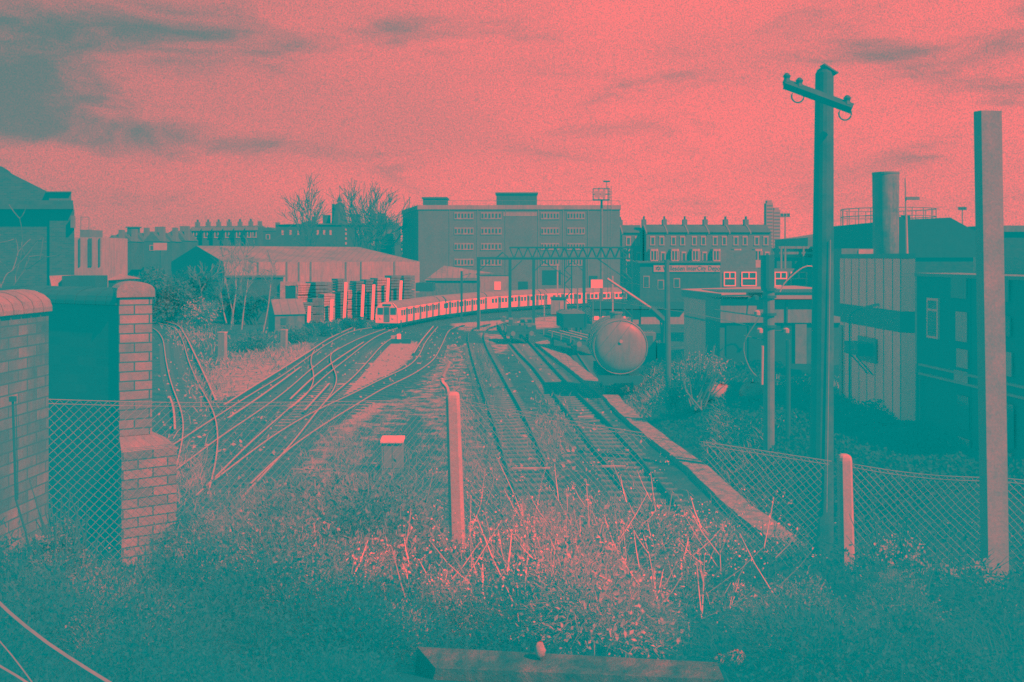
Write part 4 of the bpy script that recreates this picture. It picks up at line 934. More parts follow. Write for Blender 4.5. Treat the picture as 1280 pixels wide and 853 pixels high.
def gable_house(px, Y, wpx, eave, ridge, lab, chim=True, m=None):
    k = Y / F; t = thing('skyline_house', lab, 'house', ((px - CX) * k, Y, 0), 0, 'pitched houses on the left skyline'); wd = wpx * k; h = CH - (eave - HY) * k; rh = (eave - ridge) * k
    MB().bb(0, wd, 0, 9, 0, h).build('wall', m or far_dark, t)
    rf = MB().extr([(-.2, h + .003), (wd + .2, h + .003), (wd / 2, h + rh)], -.1, 9.1).build('roof', slate, t)
    if chim: MB().bb(wd * .75, wd * .75 + .9, 2, 3.4, h, h + rh + 1.2).build('chimney', far_brick, rf)
    f = MB().bb(wd / 2 - .5, wd / 2 + .5, -.1, -.004, h - 2, h - .8).build('window', off_white, t); MB().bb(wd / 2 - .35, wd / 2 + .35, -.12, -.102, h - 1.9, h - .9).build('pane', glass, f)
for i, (px, w_, e_, r_) in enumerate(((133, 14, 302, 294), (148, 16, 302, 293), (165, 14, 303, 291), (180, 20, 302, 290), (201, 14, 302, 291), (214, 17, 301, 289))):
    gable_house(px, 215 + (i % 3) * 6, w_, e_, r_, ['pitched skyline house nearest the big dark building', 'second pitched skyline house from the big dark building', 'third pitched skyline house with a slim chimney', 'widest pitched skyline house in the left row', 'narrow pitched skyline house right of the widest', 'pitched skyline house touching the corniced terrace'][i])
gable_house(322, 240, 26, 289, 284, 'low dark house filling the gap before the long Victorian building')
for i, (px, w_, e_, r_, Y__, lb) in enumerate(((140, 22, 298, 290, 262, 'rear skyline house behind the one nearest the dark building'), (172, 24, 297, 289, 258, 'rear skyline house right of the flat topped stack'), (205, 22, 295, 288, 264, 'rear skyline house peeping over the narrow one'), (226, 20, 292, 286, 268, 'rear skyline house behind the left end of the corniced terrace'), (300, 26, 287, 282, 262, 'rear skyline house behind the right end of the corniced terrace'))):
    gable_house(px, Y__, w_, e_, r_, lb)
p = P(165, 288, 240); t = thing('chimney_stack', 'broad flat topped chimney stack on the left skyline', 'chimney', (p.x, 240, 0)); MB().bb(-1.2, 1.2, 0, 2, 0, CH + (322 - 285) * 240 / F).build('shaft', far_dark, t); MB().bb(-1.5, 1.5, -.2, 2.2, CH + (322 - 285) * 240 / F, CH + (322 - 283.5) * 240 / F).build('cap', far_dark, t)
# long dark building with the spire
Yk = 210.0; kk = Yk / F
def kX(px): return (px - CX) * kk
def kZ(py): return CH - (py - HY) * kk
t = thing('school_building', 'long dark Victorian building with turret and spire beyond the warehouse', 'building', (kX(345), Yk, 0)); xo = kX(345)
MB().bb(0, kX(493) - xo, 0, 12, 0, kZ(281)).build('wall', far_dark, t)
MB().add([(0, -.3, kZ(281)), (kX(493) - xo, -.3, kZ(281)), (kX(493) - xo, 12, kZ(281)), (0, 12, kZ(281)), (1, 6, kZ(279)), (kX(492) - xo, 6, kZ(277))], [(0, 1, 5, 4), (1, 2, 5), (2, 3, 4, 5), (3, 0, 4)]).build('roof', slate, t)
MB().extr([(kX(376) - xo, kZ(281)), (kX(392) - xo, kZ(281)), (kX(384) - xo, kZ(276.5))], -.5, 6).build('gable', far_dark, t)
for a, b, y in ((386, 389, 270), (400, 408, 268), (411.5, 414.5, 254), (436, 446, 267), (462, 466, 266), (470, 478, 266)): MB().bb(kX(a) - xo, kX(b) - xo, 3, 5, kZ(282), kZ(y)).build('chimney', far_dark, t)
xc = kX(422.5) - xo
MB().lathe([(1.9, kZ(283)), (1.7, kZ(276)), (1.15, kZ(262)), (.8, kZ(254)), (.5, kZ(253.6))], (xc, 2, 0), 8).build('turret_roof', far_dark, t)
m = MB()
for i in range(6): a = i * math.pi / 3; m.bar((xc + .4 * math.cos(a), 2 + .4 * math.sin(a), kZ(254)), (xc + .4 * math.cos(a), 2 + .4 * math.sin(a), kZ(251)), .05)
m.build('lantern', off_white, t)
MB().lathe([(.65, kZ(251)), (.25, kZ(247)), (.05, kZ(242)), (.03, kZ(231))], (xc, 2, 0), 8).build('spire', far_dark, t)
for yy in (286, 291, 297, 303): MB().bb(kX(431.5) - xo, kX(433.5) - xo, -.1, -.004, kZ(yy + 3), kZ(yy)).build('window', off_white, t)
for a in (352, 362, 372, 396, 404, 412, 446, 452): 
    MB().bb(kX(a) - xo, kX(a + 2.5) - xo, -.08, -.004, kZ(294), kZ(288)).build('window', glass_pale, t)
t = thing('annexe_building', 'low slate roofed annexe with white lintels against the office block', 'building', (kX(470), 195, 0)); ka_ = 195 / F; q = lambda a: (a - 470) * ka_
zf = lambda y: CH - (y - HY) * ka_
MB().bb(0, q(503), 0, 8, 0, zf(300)).build('wall', far_dark, t); MB().add([(0, -.3, zf(300)), (q(504), -.3, zf(300)), (q(502), 5, zf(286)), (.8, 5, zf(286)), (0, 9, zf(300)), (q(504), 9, zf(300))], [(0, 1, 2, 3), (3, 2, 5, 4), (0, 3, 4), (1, 5, 2)]).build('roof', slate, t)
for a in (475, 487, 496): MB().bb(q(a), q(a + 7), -.1, -.004, zf(303), zf(301.5)).bb(q(a) + .2, q(a + 6), -.05, -.003, zf(307), zf(303.2)).build('window', off_white, t)

# left: big dark brick building, pale block
Ye = 42.0; ke = Ye / F
t = thing('dark_brick_building', 'big dark gabled brick building at the left edge with stone cornice', 'building', (P(88, 322, Ye).x, Ye, 0)); xo = t.location.x
q = lambda a, b: ((a - CX) * ke - xo, CH - (b - HY) * ke)
zc2 = q(0, 262)[1]
MB().bb(q(-160, 0)[0], q(62, 0)[0], .15, 14, 0, zc2).build('wall', mat('sooty_brick', .022, .035, 2, brick=(.225, .075, .03)), t)
MB().bb(q(62, 0)[0] + .003, q(93, 0)[0], 0, 14, 0, zc2).build('pier', MC['sooty_brick'], t)
MB().extr([q(-160, 262), q(60, 262), q(60, 241), q(12, 217), q(8, 213), q(0, 208), q(-30, 200), q(-80, 222), q(-160, 262)][:-1], .2, 13.9).build('gable', MC['sooty_brick'], t)
MB().bb(q(60, 0)[0] + .003, q(88, 0)[0], .1, 13.8, zc2 + .38, q(0, 241)[1]).build('parapet', mat('sooty_stone', .05, .07, 3), t)
MB().bb(q(-160, 0)[0], q(96, 0)[0], -.3, 14.2, zc2 + .003, zc2 + .19).bb(q(-160, 0)[0], q(94, 0)[0], -.2, 14.1, zc2 + .192, zc2 + .37).build('cornice', far_dark, t)
MB().bb(q(58, 0)[0], q(90, 0)[0], -.05, 13.9, q(0, 241)[1] + .003, q(0, 239.5)[1]).build('coping', far_dark, t)
MB().bb(q(91.5, 0)[0], q(95, 0)[0], -.25, -.05, q(0, 285)[1], q(0, 270)[1]).build('bracket', steel_mid, t)
for ch in ALLCH(t):
    for v_ in ch.data.vertices:
        if v_.co.y > 2: v_.co.x -= .5 * v_.co.y
Yw = 92; kw = Yw / F
t = thing('pale_block', 'small sunlit block of pale panels right of the dark gabled building', 'building', (P(92, 322, Yw).x, Yw, 0)); xo = t.location.x
q = lambda a, b: ((a - CX) * kw - xo, CH - (b - HY) * kw)
MB().bb(0, q(128, 0)[0], 0, 6, 0, q(0, 297)[1]).build('wall', pale_wall, t)
for a in (99, 111, 113.5, 124): MB().bb(q(a, 0)[0], q(a + 1.6, 0)[0], -.1, -.004, q(0, 333)[1], q(0, 298)[1]).build('mullion', far_dark, t)
MB().bb(q(94, 0)[0], q(106, 0)[0], 1, 4, q(0, 297)[1] + .003, q(0, 287)[1]).build('tank_room', far_brick, t)
m = MB()
for a in (95, 105.5): m.bar((q(a, 0)[0], 1, q(0, 287)[1]), (q(a, 0)[0], 1, q(0, 271)[1]), .04)
m.bar((q(95, 0)[0], 1, q(0, 271)[1]), (q(105.5, 0)[0], 1, q(0, 271)[1]), .04).build('roof_frame', steel_mid, t)
t = thing('white_sign', 'small pale blank board among the dark bushes on the left', 'sign', (P(200, 322, 150).x, 150, 0)); z1 = CH - (313 - HY) * 150 / F
MB().bb(-1.0, 1.0, 0, .1, z1, z1 + 1.1).build('board', off_white, t); MB().bb(-.1, .1, .1, .2, 0, z1 + .5).build('post', wood_dark, t)

# ------------------------------------------------------------------ brick walls in the near left
def brick_wall(name, lab, cat, poly, z0, z1, m, cap=None):
    c_ = sum((Vector(p) for p in poly), Vector((0, 0))) / len(poly); t = thing(name, lab, cat, (c_.x, c_.y, z0)); pl = [Vector(p) - c_ for p in poly]
    MB().prism(pl, 0, z1 - z0).build('brickwork', m, t)
    return t, pl
# near wall with rounded coping (runs from behind the camera side to x=60px)
def wall_run(name, lab, a, b, th, z0, z1, m, cr, cm=None):
    a = Vector(a); b = Vector(b); d = (b - a).normalized(); n = Vector((-d.y, d.x)); t = thing(name, lab, 'wall', (a.x, a.y, z0)); L = (b - a).length; ang = math.atan2(d.y, d.x)
    def W(u, v): q = d * u + n * v; return (q.x, q.y)
    MB().prism([W(0, 0), W(L, 0), W(L, th), W(0, th)], 0, z1 - z0).build('brickwork', m, t)
    nb = int(L / .12)
    c = MB()
    for i in range(nb):                                            # bullnose coping bricks on edge
        u0 = i * L / nb + .005; u1 = (i + 1) * L / nb - .005; pr_ = []
        jit = random.uniform(-.004, .004)
        for k in range(9):
            an = math.pi * k / 8; pr_.append((th / 2 + (th / 2 + .03) * math.cos(an), (z1 - z0) + .004 + .03 + cr * math.sin(an) + jit))
        pr_ = [(th / 2 + th / 2 + .03, z1 - z0 + .004)] + pr_ + [(-.03, z1 - z0 + .004)]
        vs = [(*W(u0, v), z) for v, z in pr_] + [(*W(u1, v), z) for v, z in pr_]; n_ = len(pr_)
        c.add(vs, [tuple(range(n_)), tuple(range(2 * n_ - 1, n_ - 1, -1))] + [((j + 1) % n_, j, n_ + j, n_ + (j + 1) % n_) for j in range(n_)])
    c.build('coping', cm or coping, t)
    return t
wall_run('brick_wall', 'pale grimy brick wall with rounded coping at the left edge', (-3.42, 4.6), (-3.26, 7.0), -.0 + .36, 5.0, 7.62, left_brick, .12)
a = Vector((-3.26, 7.0))
# wall back from the pillar; its shade is in the near-black brick and coping
wall_run('brick_wall', 'brick wall coloured near black as shade between the grimy wall and the sunlit pillar', (-4.5, 8.66), (-3.09, 7.83), .3, 4.8, 7.62, dark_brick, .10, dark_brick)
# pillar
fl = Vector(((149 - CX) / F * 7.8, 7.8)); fr = Vector(((190 - CX) / F * 7.92, 7.92)); d = (fr - fl).normalized(); n = Vector((-d.y, d.x)); Lp = (fr - fl).length
t = thing('brick_pillar', 'sunlit brick pillar with stepped plinth and domed cap', 'pillar', (fl.x, fl.y, 5.3))
def pw(u, v): q_ = d * u + n * v; return (q_.x, q_.y)
zs = CH - (545 - HY) * 7.85 / F; zt_ = CH - (372 - HY) * 7.85 / F
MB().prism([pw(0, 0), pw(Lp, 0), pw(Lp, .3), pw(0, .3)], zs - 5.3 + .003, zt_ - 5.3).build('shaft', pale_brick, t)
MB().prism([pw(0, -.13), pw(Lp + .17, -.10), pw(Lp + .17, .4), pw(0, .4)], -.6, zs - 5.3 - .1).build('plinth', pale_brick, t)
MB().add([(*pw(0, -.13), zs - 5.4), (*pw(Lp + .17, -.1), zs - 5.4), (*pw(Lp + .17, .4), zs - 5.4), (*pw(0, .4), zs - 5.4), (*pw(0, 0), zs - 5.3), (*pw(Lp, 0), zs - 5.3), (*pw(Lp, .3), zs - 5.3), (*pw(0, .3), zs - 5.3)],
         [(0, 1, 5, 4), (1, 2, 6, 5), (2, 3, 7, 6), (3, 0, 4, 7), (4, 5, 6, 7)]).build('splay', coping, t)
prf = [(-.02, 0)] + [(Lp / 2 - (Lp / 2 + .02) * math.cos(math.pi * k / 10), .05 + .07 * math.sin(math.pi * k / 10)) for k in range(11)] + [(Lp + .02, 0)]
vs = [(*pw(u, -.02), zt_ - 5.3 + .003 + z) for u, z in prf] + [(*pw(u, .32), zt_ - 5.3 + .003 + z) for u, z in prf]; nn_ = len(prf)
MB().add(vs, [tuple(range(nn_)), tuple(range(2 * nn_ - 1, nn_ - 1, -1))] + [((j + 1) % nn_, j, nn_ + j, nn_ + (j + 1) % nn_) for j in range(nn_)]).build('cap', coping, t)
# pier behind; a pale wedge stands in for its lit left sliver
p = P(98, 345, 9.6); t = thing('brick_pier', 'dark square brick pier with a pale left corner behind the black wall', 'pier', (p.x, 9.6, 5))
MB().bb(-.16, .16, 0, .3, 0, p.z - 5).build('shaft', dark_brick, t); MB().add([(-.27, -.02, p.z - 5.0), (-.165, .1, p.z - 5.0), (-.165, .1, p.z - 5.25), (-.22, -.02, p.z - 5.25), (-.27, .3, p.z - 5.0), (-.165, .3, p.z - 5.0), (-.165, .3, p.z - 5.25), (-.22, .3, p.z - 5.25)], [(0, 3, 2, 1), (4, 5, 6, 7), (0, 1, 5, 4), (3, 7, 6, 2), (0, 4, 7, 3), (1, 2, 6, 5)]).build('lit_edge', stone, t)
MB().bb(.165, .25, .3, .9, 0, p.z - 5.05).build('side_wall', dark_brick, t); MB().add([(.165, .28, p.z - 5.045), (.26, .28, p.z - 5.045), (.26, .92, p.z - 5.045), (.165, .92, p.z - 5.045), (.17, .6, p.z - 4.99), (.26, .6, p.z - 5.03)], [(0, 1, 5, 4), (1, 2, 5), (2, 3, 4, 5), (3, 0, 4)]).build('coping', coping, t)
# thin pipe on the grimy wall and cables
Yv = 5.9
p0 = P(16, 500, Yv); p1 = P(20, 625, Yv); p2 = P(32, 665, Yv); p3 = P(42, 716, Yv)
t = thing('conduit', 'thin dark conduit running down the grimy wall at the left edge', 'conduit', p1)
MB().tube([p0 - p1, Vector((0, 0, 0))], .008, 8).bb((p0 - p1).x - .016, (p0 - p1).x + .016, -.016, .016, (p0 - p1).z - .01, (p0 - p1).z + .02).build('pipe', steel_dark, t)
MB().tube([Vector((.012, 0, 0)), p0 - p1 + Vector((.018, 0, 0))], .003, 6).tube([Vector((0, 0, 0)), p2 - p1, p3 - p1], .006, 6).build('cable', steel_dark, t)
for i, (pts, r_, lab) in enumerate((([(-20, 735), (10, 765), (60, 805), (135, 853), (200, 890)], .0045, 'thick pale cable sagging across the lower left corner'), ([(-20, 780), (15, 820), (45, 860)], .0018, 'thin pale wire above the lowest corner cable'), ([(-20, 822), (20, 845), (50, 865)], .0035, 'pale cable lowest in the left corner'))):
    pp = catmull([P(x, y, 2.4 + i * .1) for x, y in pts], .05); tag(MB().tube(pp, r_, 6).build('cable', cable), lab, 'cable', 'cables in the lower left corner')

# ------------------------------------------------------------------ poles and posts
b0 = P(1026, 672, 14); t0_ = P(1030.5, 92, 14); t = thing('telegraph_pole', 'thick dark wooden telegraph pole with a tilted cross arm', 'telegraph pole', (b0.x, 14, b0.z - .3)); o_ = Vector((b0.x, 14, b0.z - .3))
q0 = Vector((0, 0, 0)); q1 = t0_ - o_
MB().tube([q0, q0.lerp(q1, .5), q1], [.17, .15, .125], 16).build('shaft', wood_pole, t, smooth=False)
MB().lathe([(.125, 0), (.10, .05), (.05, .085), (.01, .09)], q1, 12).build('pole_top', wood_pole, t); MB().box((q1.x + .06, -.02, q1.z + .05), (.24, .2, .018), 0, 0, R(33)).build('cap', wood_mid, t)
aL = P(981, 105, 13.8) - o_; aR = P(1065, 136, 13.6) - o_
arm = MB().tube([aL, aR], .075, 4).build('cross_arm', wood_dark, t)
for f_ in (.03, .22, .93):
    c_ = aL.lerp(aR, f_); MB().lathe([(.05, -.06), (.06, .0), (.04, .05), (.055, .09), (.02, .13)], c_ + Vector((0, 0, .03)), 10).build('insulator', steel_dark, t)
for f_ in (.18, .88):
    c_ = aL.lerp(aR, f_) + Vector((0, -.05, -.12)); MB().torus(c_, .085, .012, 'Y', 16, 150, 400).build('ring', steel_dark, t)
c_ = P(1041, 590, 14) - o_
MB().tube([P(1037.5, 300, 13.84) - o_, P(1033, 640, 13.8) - o_], .012, 6).build('earth_cable', cable, t)
# thick steel mast with brackets
bm = P(961, 578, 36); om = Vector((bm.x, 36, .3)); t = thing('signal_mast', 'thick grey mast with a wider top sleeve, clamps and side brackets', 'mast', om)
zm = lambda py: CH - (py - HY) * 36 / F - .3
MB().tube([(0, 0, 0), (0, 0, zm(360))], .2, 14).build('pole', mat('mast_paint', .07, .13, 2, stain=.3), t)
MB().tube([(-.05, 0, zm(361)), (-.05, 0, zm(319))], .24, 14).build('sleeve', steel_dark, t)
for y_ in (371, 393, 408, 362): MB().tube([(0, 0, zm(y_) - .05), (0, 0, zm(y_) + .05)], .27, 14).build('clamp', steel_dark, t)
MB().bar((-.2, 0, zm(373)), (-.75, 0, zm(373)), .06).bar((-.75, 0, zm(373)), (-.8, 0, zm(393)), .04).bar((-.2, 0, zm(396)), (-1.9, .3, zm(388)), .04).bar((-.2, 0, zm(425)), (-.9, 0, zm(420)), .04).build('bracket', steel_dark, t)
for x_, y_ in ((-.5, 373), (-.35, 414), (.6, 414), (-.45, 392)): MB().lathe([(.05, -.12), (.11, -.05), (.11, .08), (.04, .12)], (x_, -.1, zm(y_)), 10).build('insulator', steel_pale if x_ != -.5 else steel_dark, t)
MB().tube([(.7, 0, 0), (.7, 0, zm(425))], .09, 8).build('side_post', steel_dark, t)
MB().bar((.2, 0, zm(414)), (.8, 0, zm(414)), .05).build('side_arm', steel_dark, t)
MB().tube([(-.3, -.2, zm(480)), (-.28, -.2, zm(432))], .05, 8).build('earth_pipe', off_white, t)
pp = catmull([(-.35, -.15, zm(410)), (-1.9, 5, zm(402)), (-4.2, 14, zm(400)), (-8, 20, zm(395))], .5); MB().tube(pp, .015, 5).build('wire', cable, t)
pp = catmull([(-.35, -.15, zm(395)), (-.9, 0, zm(430)), (-.7, 0, zm(460)), (-.3, -.2, zm(475))], .2); MB().tube(pp, .02, 5).build('loop_cable', cable, t)
# slim post
bm = P(836, 490, 47); t = thing('slim_post', 'slim dark wooden post standing right of the tank wagon', 'post', (bm.x, 47, .8)); zt_ = CH - (325 - HY) * 47 / F - .8
MB().tube([(0, 0, 0), (-.1, 0, zt_)], [.15, .12], 10).build('shaft', mat('post_grey', .035, .06, 3, stain=.3), t)
# square concrete post
QY = 7.2
bq = P(1242, 770, QY); tq = P(1231, 140, QY); o_ = Vector((bq.x, QY, bq.z - .2)); t = thing('concrete_post', 'tall square concrete post leaning slightly at the right of the view', 'post', o_)
dv = tq - o_; wq = .105
m = MB(); 
def sq(c, k): return [(c.x - wq * k, c.y - wq * k * .55, c.z), (c.x + wq * k * .62, c.y - wq * k, c.z), (c.x + wq * k, c.y + wq * k * .8, c.z), (c.x - wq * k * .7, c.y + wq * k, c.z)]
def sq(c, k):
    w1 = 7 / F * QY; w2 = 27 / F * QY
    return [(c.x - (w1 + w2) / 2 + .012, c.y - .01, c.z), (c.x - (w2 - w1) / 2 , c.y - .07, c.z), (c.x + (w1 + w2) / 2, c.y - .05, c.z), (c.x + (w1 + w2) / 2 - .02, c.y + .14, c.z)]
lo = sq(Vector((0, 0, -.2)), 1); hi = sq(dv, 1)
m.add(lo + hi, [(3, 2, 1, 0), (4, 5, 6, 7), (0, 1, 5, 4), (1, 2, 6, 5), (2, 3, 7, 6), (3, 0, 4, 7)]).build('shaft', post_conc, t)
# ------------------------------------------------------------------ chain-link fence with round topped posts
fpts = [Vector((-3.35, 7.05, 0)), Vector((P(568, 0, 9).x, 9.06, 0)), Vector((P(1057, 0, 8.5).x, 8.56, 0)), Vector((P(1250, 0, 8.1).x, 8.2, 0)), Vector((6.3, 7.3, 0))]
ftop = [CH - (499 - HY) * 7.05 / F, CH - (500 - HY) * 9 / F, CH - (580 - HY) * 8.5 / F, CH - (600 - HY) * 8.1 / F, CH - (625 - HY) * 7.3 / F]
t = thing('chain_link_fence', 'sagging diamond wire mesh fence on round topped concrete posts', 'fence', (0, 9, 5.3)); of = Vector((0, 9, 5.3))
def cpost(px, top, bot, pxb, Y, wpx, name='post'):
    k = Y / F; w_ = wpx * k / 2; a = P(pxb, bot, Y) - of; b = P(px, top, Y) - of; a.z -= .5; m = MB(); n = 10; rows = []
    def ring(c, w_, kk): return [(c.x + w_ * x * kk, c.y + w_ * y * kk, c.z) for x, y in ((-1, -.6), (-.6, -1), (.6, -1), (1, -.6), (1, .6), (.6, 1), (-.6, 1), (-1, .6))]
    vs = ring(a, w_ * 1.25, 1); vs += ring(a.lerp(b, .5), w_ * 1.08, 1); 
    for z, s_ in ((-.05, 1.0), (-.025, .93), (-.01, .78), (0, .5)): c = b.copy(); c.z += z; vs += ring(c, w_, s_)
    R_ = len(vs) // 8; fs = [(i * 8 + j, i * 8 + (j + 1) % 8, (i + 1) * 8 + (j + 1) % 8, (i + 1) * 8 + j) for i in range(R_ - 1) for j in range(8)] + [tuple(range((R_ - 1) * 8, R_ * 8))]
    return m.add(vs, fs).build(name, bright_conc, t)
cpost(566, 490, 681, 574, 9.0, 17); cpost(1055.5, 568, 735, 1060, 8.5, 16)
m = MB(); pitch = .066
for i in range(4):
    a, b = fpts[i], fpts[i + 1]; L = (b - a).length; ta, tb = ftop[i], ftop[i + 1]; Hh = 1.35; n = int(L / pitch); rr_ = .0012
    def pt(u, v):                                                    # u along, v down from the top line
        f_ = u / L; p_ = a.lerp(b, f_); z = ta + (tb - ta) * f_ - v - .03 * math.sin(math.pi * f_) ; return Vector((p_.x + .012 * math.sin(v * 7 + u * 3), p_.y - .03 * math.sin(u * 2.1 + v * 4) , z)) - of
    for k in range(-int(Hh / pitch), n + 1):
        for sg_ in (1, -1):
            u0 = k * pitch if sg_ == 1 else (n - k) * pitch
            v0 = 0; u1 = u0 + sg_ * Hh; v1 = Hh
            if sg_ == 1:
                if u0 < 0: v0 = -u0; u0 = 0
                if u1 > L: v1 = Hh - (u1 - L); u1 = L
            else:
                if u0 > L: v0 = u0 - L; u0 = L
                if u1 < 0: v1 = Hh + u1; u1 = 0
            if v1 - v0 < .02 or u0 < 0 or u0 > L: continue
            ns = max(2, int((v1 - v0) / .25)); m.tube([pt(u0 + (u1 - u0) * j / ns, v0 + (v1 - v0) * j / ns) for j in range(ns + 1)], rr_, 3, False)
    m.tube([pt(L * j / 20, .0) for j in range(21)], .002, 4, False); m.tube([pt(L * j / 20, .03) for j in range(21)], .0018, 4, False)
m.build('wire_mesh', wire, t)

# ------------------------------------------------------------------ small lineside things
def marker(px, top, bot, wpx, lab):
    p = G(px, bot); k = p.y / F; t = thing('concrete_marker', lab, 'marker post', (p.x, p.y, 0), R(-18), 'concrete lineside markers'); w_ = wpx * k / 2; h = (bot - top) * k
    MB().bb(-w_, w_, -w_ * .6, w_ * .6, -.1, h - .1).build('block', concrete, t, bevel=.03); MB().bb(-w_ * 1.05, w_ * 1.05, -w_ * .65, w_ * .65, h - .097, h).build('cap', bright_conc, t)
marker(278, 415, 448, 10, 'wide pale concrete block standing left of the birch stems'); marker(355, 412, 436, 8, 'narrower pale concrete block right of the birch stems')
p = G(490, 592); k = p.y / F; t = thing('relay_cabinet', 'grey lineside cabinet with a bright sloping lid behind the mesh', 'cabinet', (p.x, p.y, 0))
MB().bb(-.38, .38, 0, .5, 0, 1.15).build('body', mat('cabinet_grey', .1, .15, 3), t); MB().box((0, .22, 1.22), (.84, .62, .08), 0, R(8)).build('lid', white, t)
MB().bb(-.3, -.02, -.02, -.003, .2, 1.0).bb(.02, .3, -.02, -.003, .2, 1.0).build('door', MC['cabinet_grey'], t)
p = G(501, 430); t = thing('ground_signal', 'low dwarf signal on a pedestal in front of the train cab', 'signal', (p.x, p.y, 0))
MB().bb(-.9, .9, 0, .4, 0, .45).build('base', steel_dark, t); MB().tube([(.0, .2, .45), (0, .2, 2.2)], .07, 8).build('post', steel_dark, t); MB().bb(-.35, .0, -.02, .1, .453, .9).build('lamp_box', white, t); MB().bb(-.9, -.55, .05, .3, .453, .75).build('junction_box', off_white, t)
lp = P(1062, 520, 41); t = thing('street_lamp', 'slim street lamp with curved arm against the ribbed white wall', 'street lamp', (P(1062, 0, 40.2).x, 40.2, .9)); o_ = Vector(t.location)
zl = lambda y: CH - (y - HY) * 40.2 / F - .9
xl = lambda x: (x - 1062) * 40.2 / F
MB().tube([(0, 0, 0), (0, 0, zl(400)), (.02, 0, zl(394)), (.25, -.05, zl(388)), (xl(1078), -.1, zl(385))], [.055, .04, .035, .03, .03], 8).build('pole', steel_dark, t)
MB().box(((xl(1078) + xl(1096)) / 2, -.1, zl(383)), (.62, .16, .1), 0, 0, R(-14)).build('lamp_head', off_white, t)
p = G(585, 0 + 640); 
lp = P(975, 365, 55); t = thing('swan_neck_lamp', 'thin pale swan neck lamp arching over the bright roof bands', 'street lamp', (lp.x, 57.5, 5.9)); c_ = [(P(x, y, 57.5) - Vector((lp.x, 57.5, 5.9))) for x, y in ((975, 365), (980, 355), (990, 345), (1003, 335), (1014, 333), (1020, 341))]
MB().tube(catmull(c_, .2), .035, 6).build('arm', steel_pale, t); MB().box(c_[-1], (.2, .12, .1)).build('lamp_head', off_white, t)
# bags/rubble mounds
def lump(name, lab, cat, px, py, Y, w_, h_, m, seed, group=None, flat=.6):
    rr = random.Random(seed); p = P(px, py, Y); mb = MB(); n, r = 12, 7; vs = []
    for i in range(r):
        ph = math.pi * i / (r - 1)
        for j in range(n):
            th = 2 * math.pi * j / n; q_ = 1 + rr.uniform(-.14, .14)
            vs.append((w_ * math.sin(ph) * math.cos(th) * q_, w_ * flat * math.sin(ph) * math.sin(th) * q_, h_ * math.cos(ph) * q_))
    fs = [(i * n + j, (i + 1) * n + j, (i + 1) * n + (j + 1) % n, i * n + (j + 1) % n) for i in range(r - 1) for j in range(n)]
    mb.add(vs, fs); o = mb.build(name, m, None, smooth=False); o.location = p; o.data.polygons.foreach_set('use_smooth', [True] * len(o.data.polygons)); tag(o, lab, cat, group)
    return o
lump('sack', 'large pale rounded sack on the bank right of the bushy shrub', 'sack', 901, 492, 46, .85, .42, stone, 3, 'pale sacks on the bank')
lump('sack', 'pale sack leaning against the foot of the thick mast', 'sack', 940, 489, 44, .55, .4, stone, 4, 'pale sacks on the bank')
lump('rubble', 'low pale rubble heap beyond the dark wooden pole', 'rubble heap', 1010, 508, 46, 1.0, .3, stone, 5)
lump('stone', 'big pale stone lying in the weeds at the bottom right', 'stone', 919, 823, 4.1, .048, .036, stone, 6)
lump('stone', 'small pale stone beside the big one at the bottom', 'stone', 899, 824, 4.1, .03, .022, stone, 9)
lump('stone', 'pale broken stone standing on the concrete beam', 'stone', 675, 813, 4.02, .022, .034, stone, 8)
for i, (px, py, lab) in enumerate(((220, 740, 'pale tuft of dead grass low between the pillar and the weeds'),)): pass
# white rags by the round post
t = thing('cloth_strip', 'crumpled pale cloth strip hanging behind the round topped post', 'cloth', P(557, 470, 9.4))
pp = [P(x, y, 9.4) - P(557, 470, 9.4) for x, y in ((562, 452), (556, 464), (552, 476), (558, 484), (561, 497))]
MB().tube(catmull(pp, .02), .022, 6).build('cloth', off_white, t)
# concrete beam in front
bl = P(518, 824, 4.1); br = P(905, 846, 3.7); t = thing('concrete_beam', 'mottled concrete beam lying along the bottom of the view', 'beam', (bl.x, bl.y, bl.z - .1))
o_ = Vector((bl.x, bl.y, bl.z - .1)); e1 = br - o_; e0 = bl - o_
MB().add([(e0.x, 0, -.3), (e1.x, e1.y, -.3), (e1.x, e1.y + .13, -.3), (e0.x - .04, .13, -.3), (e0.x + .09, -.02, e0.z - .03), (e1.x, e1.y, e1.z - .01), (e1.x, e1.y + .13, e1.z + .0), (e0.x, .13, e0.z)],
         [(3, 2, 1, 0), (4, 5, 6, 7), (0, 1, 5, 4), (1, 2, 6, 5), (2, 3, 7, 6), (3, 0, 4, 7)]).build('slab', mat('mottled_concrete', .015, .15, 14, bump=.02, stain=.7, fine=.6), t)  # noise blotches from near black to grey

# ------------------------------------------------------------------ vegetation
def blades(base, L, Wd, lean, bend, rs):
    """curved three-piece blades; base (N,3), L, Wd (N,), lean (N,2), bend (N,)"""
    N_ = len(base); yaw = rs.uniform(0, 2 * np.pi, N_); s_ = np.stack([np.cos(yaw), np.sin(yaw), 0 * yaw], 1) * Wd[:, None] / 2
    d0 = np.stack([lean[:, 0], lean[:, 1], np.ones(N_)], 1); d0 /= np.linalg.norm(d0, axis=1)[:, None]
    out_ = np.stack([lean[:, 0], lean[:, 1], 0 * yaw], 1); 
    m1 = base + d0 * (L * .5)[:, None]; tip = base + d0 * L[:, None] + out_ * (bend * L)[:, None]; tip[:, 2] -= bend * L * .35
    V = np.stack([base - s_, base + s_, m1 - s_ * .8, m1 + s_ * .8, tip], 1).reshape(-1, 3)
    o = (np.arange(N_) * 5)[:, None]; T = np.concatenate([o + [0, 1, 3], o + [0, 3, 2], o + [2, 3, 4]], 0); return V, T
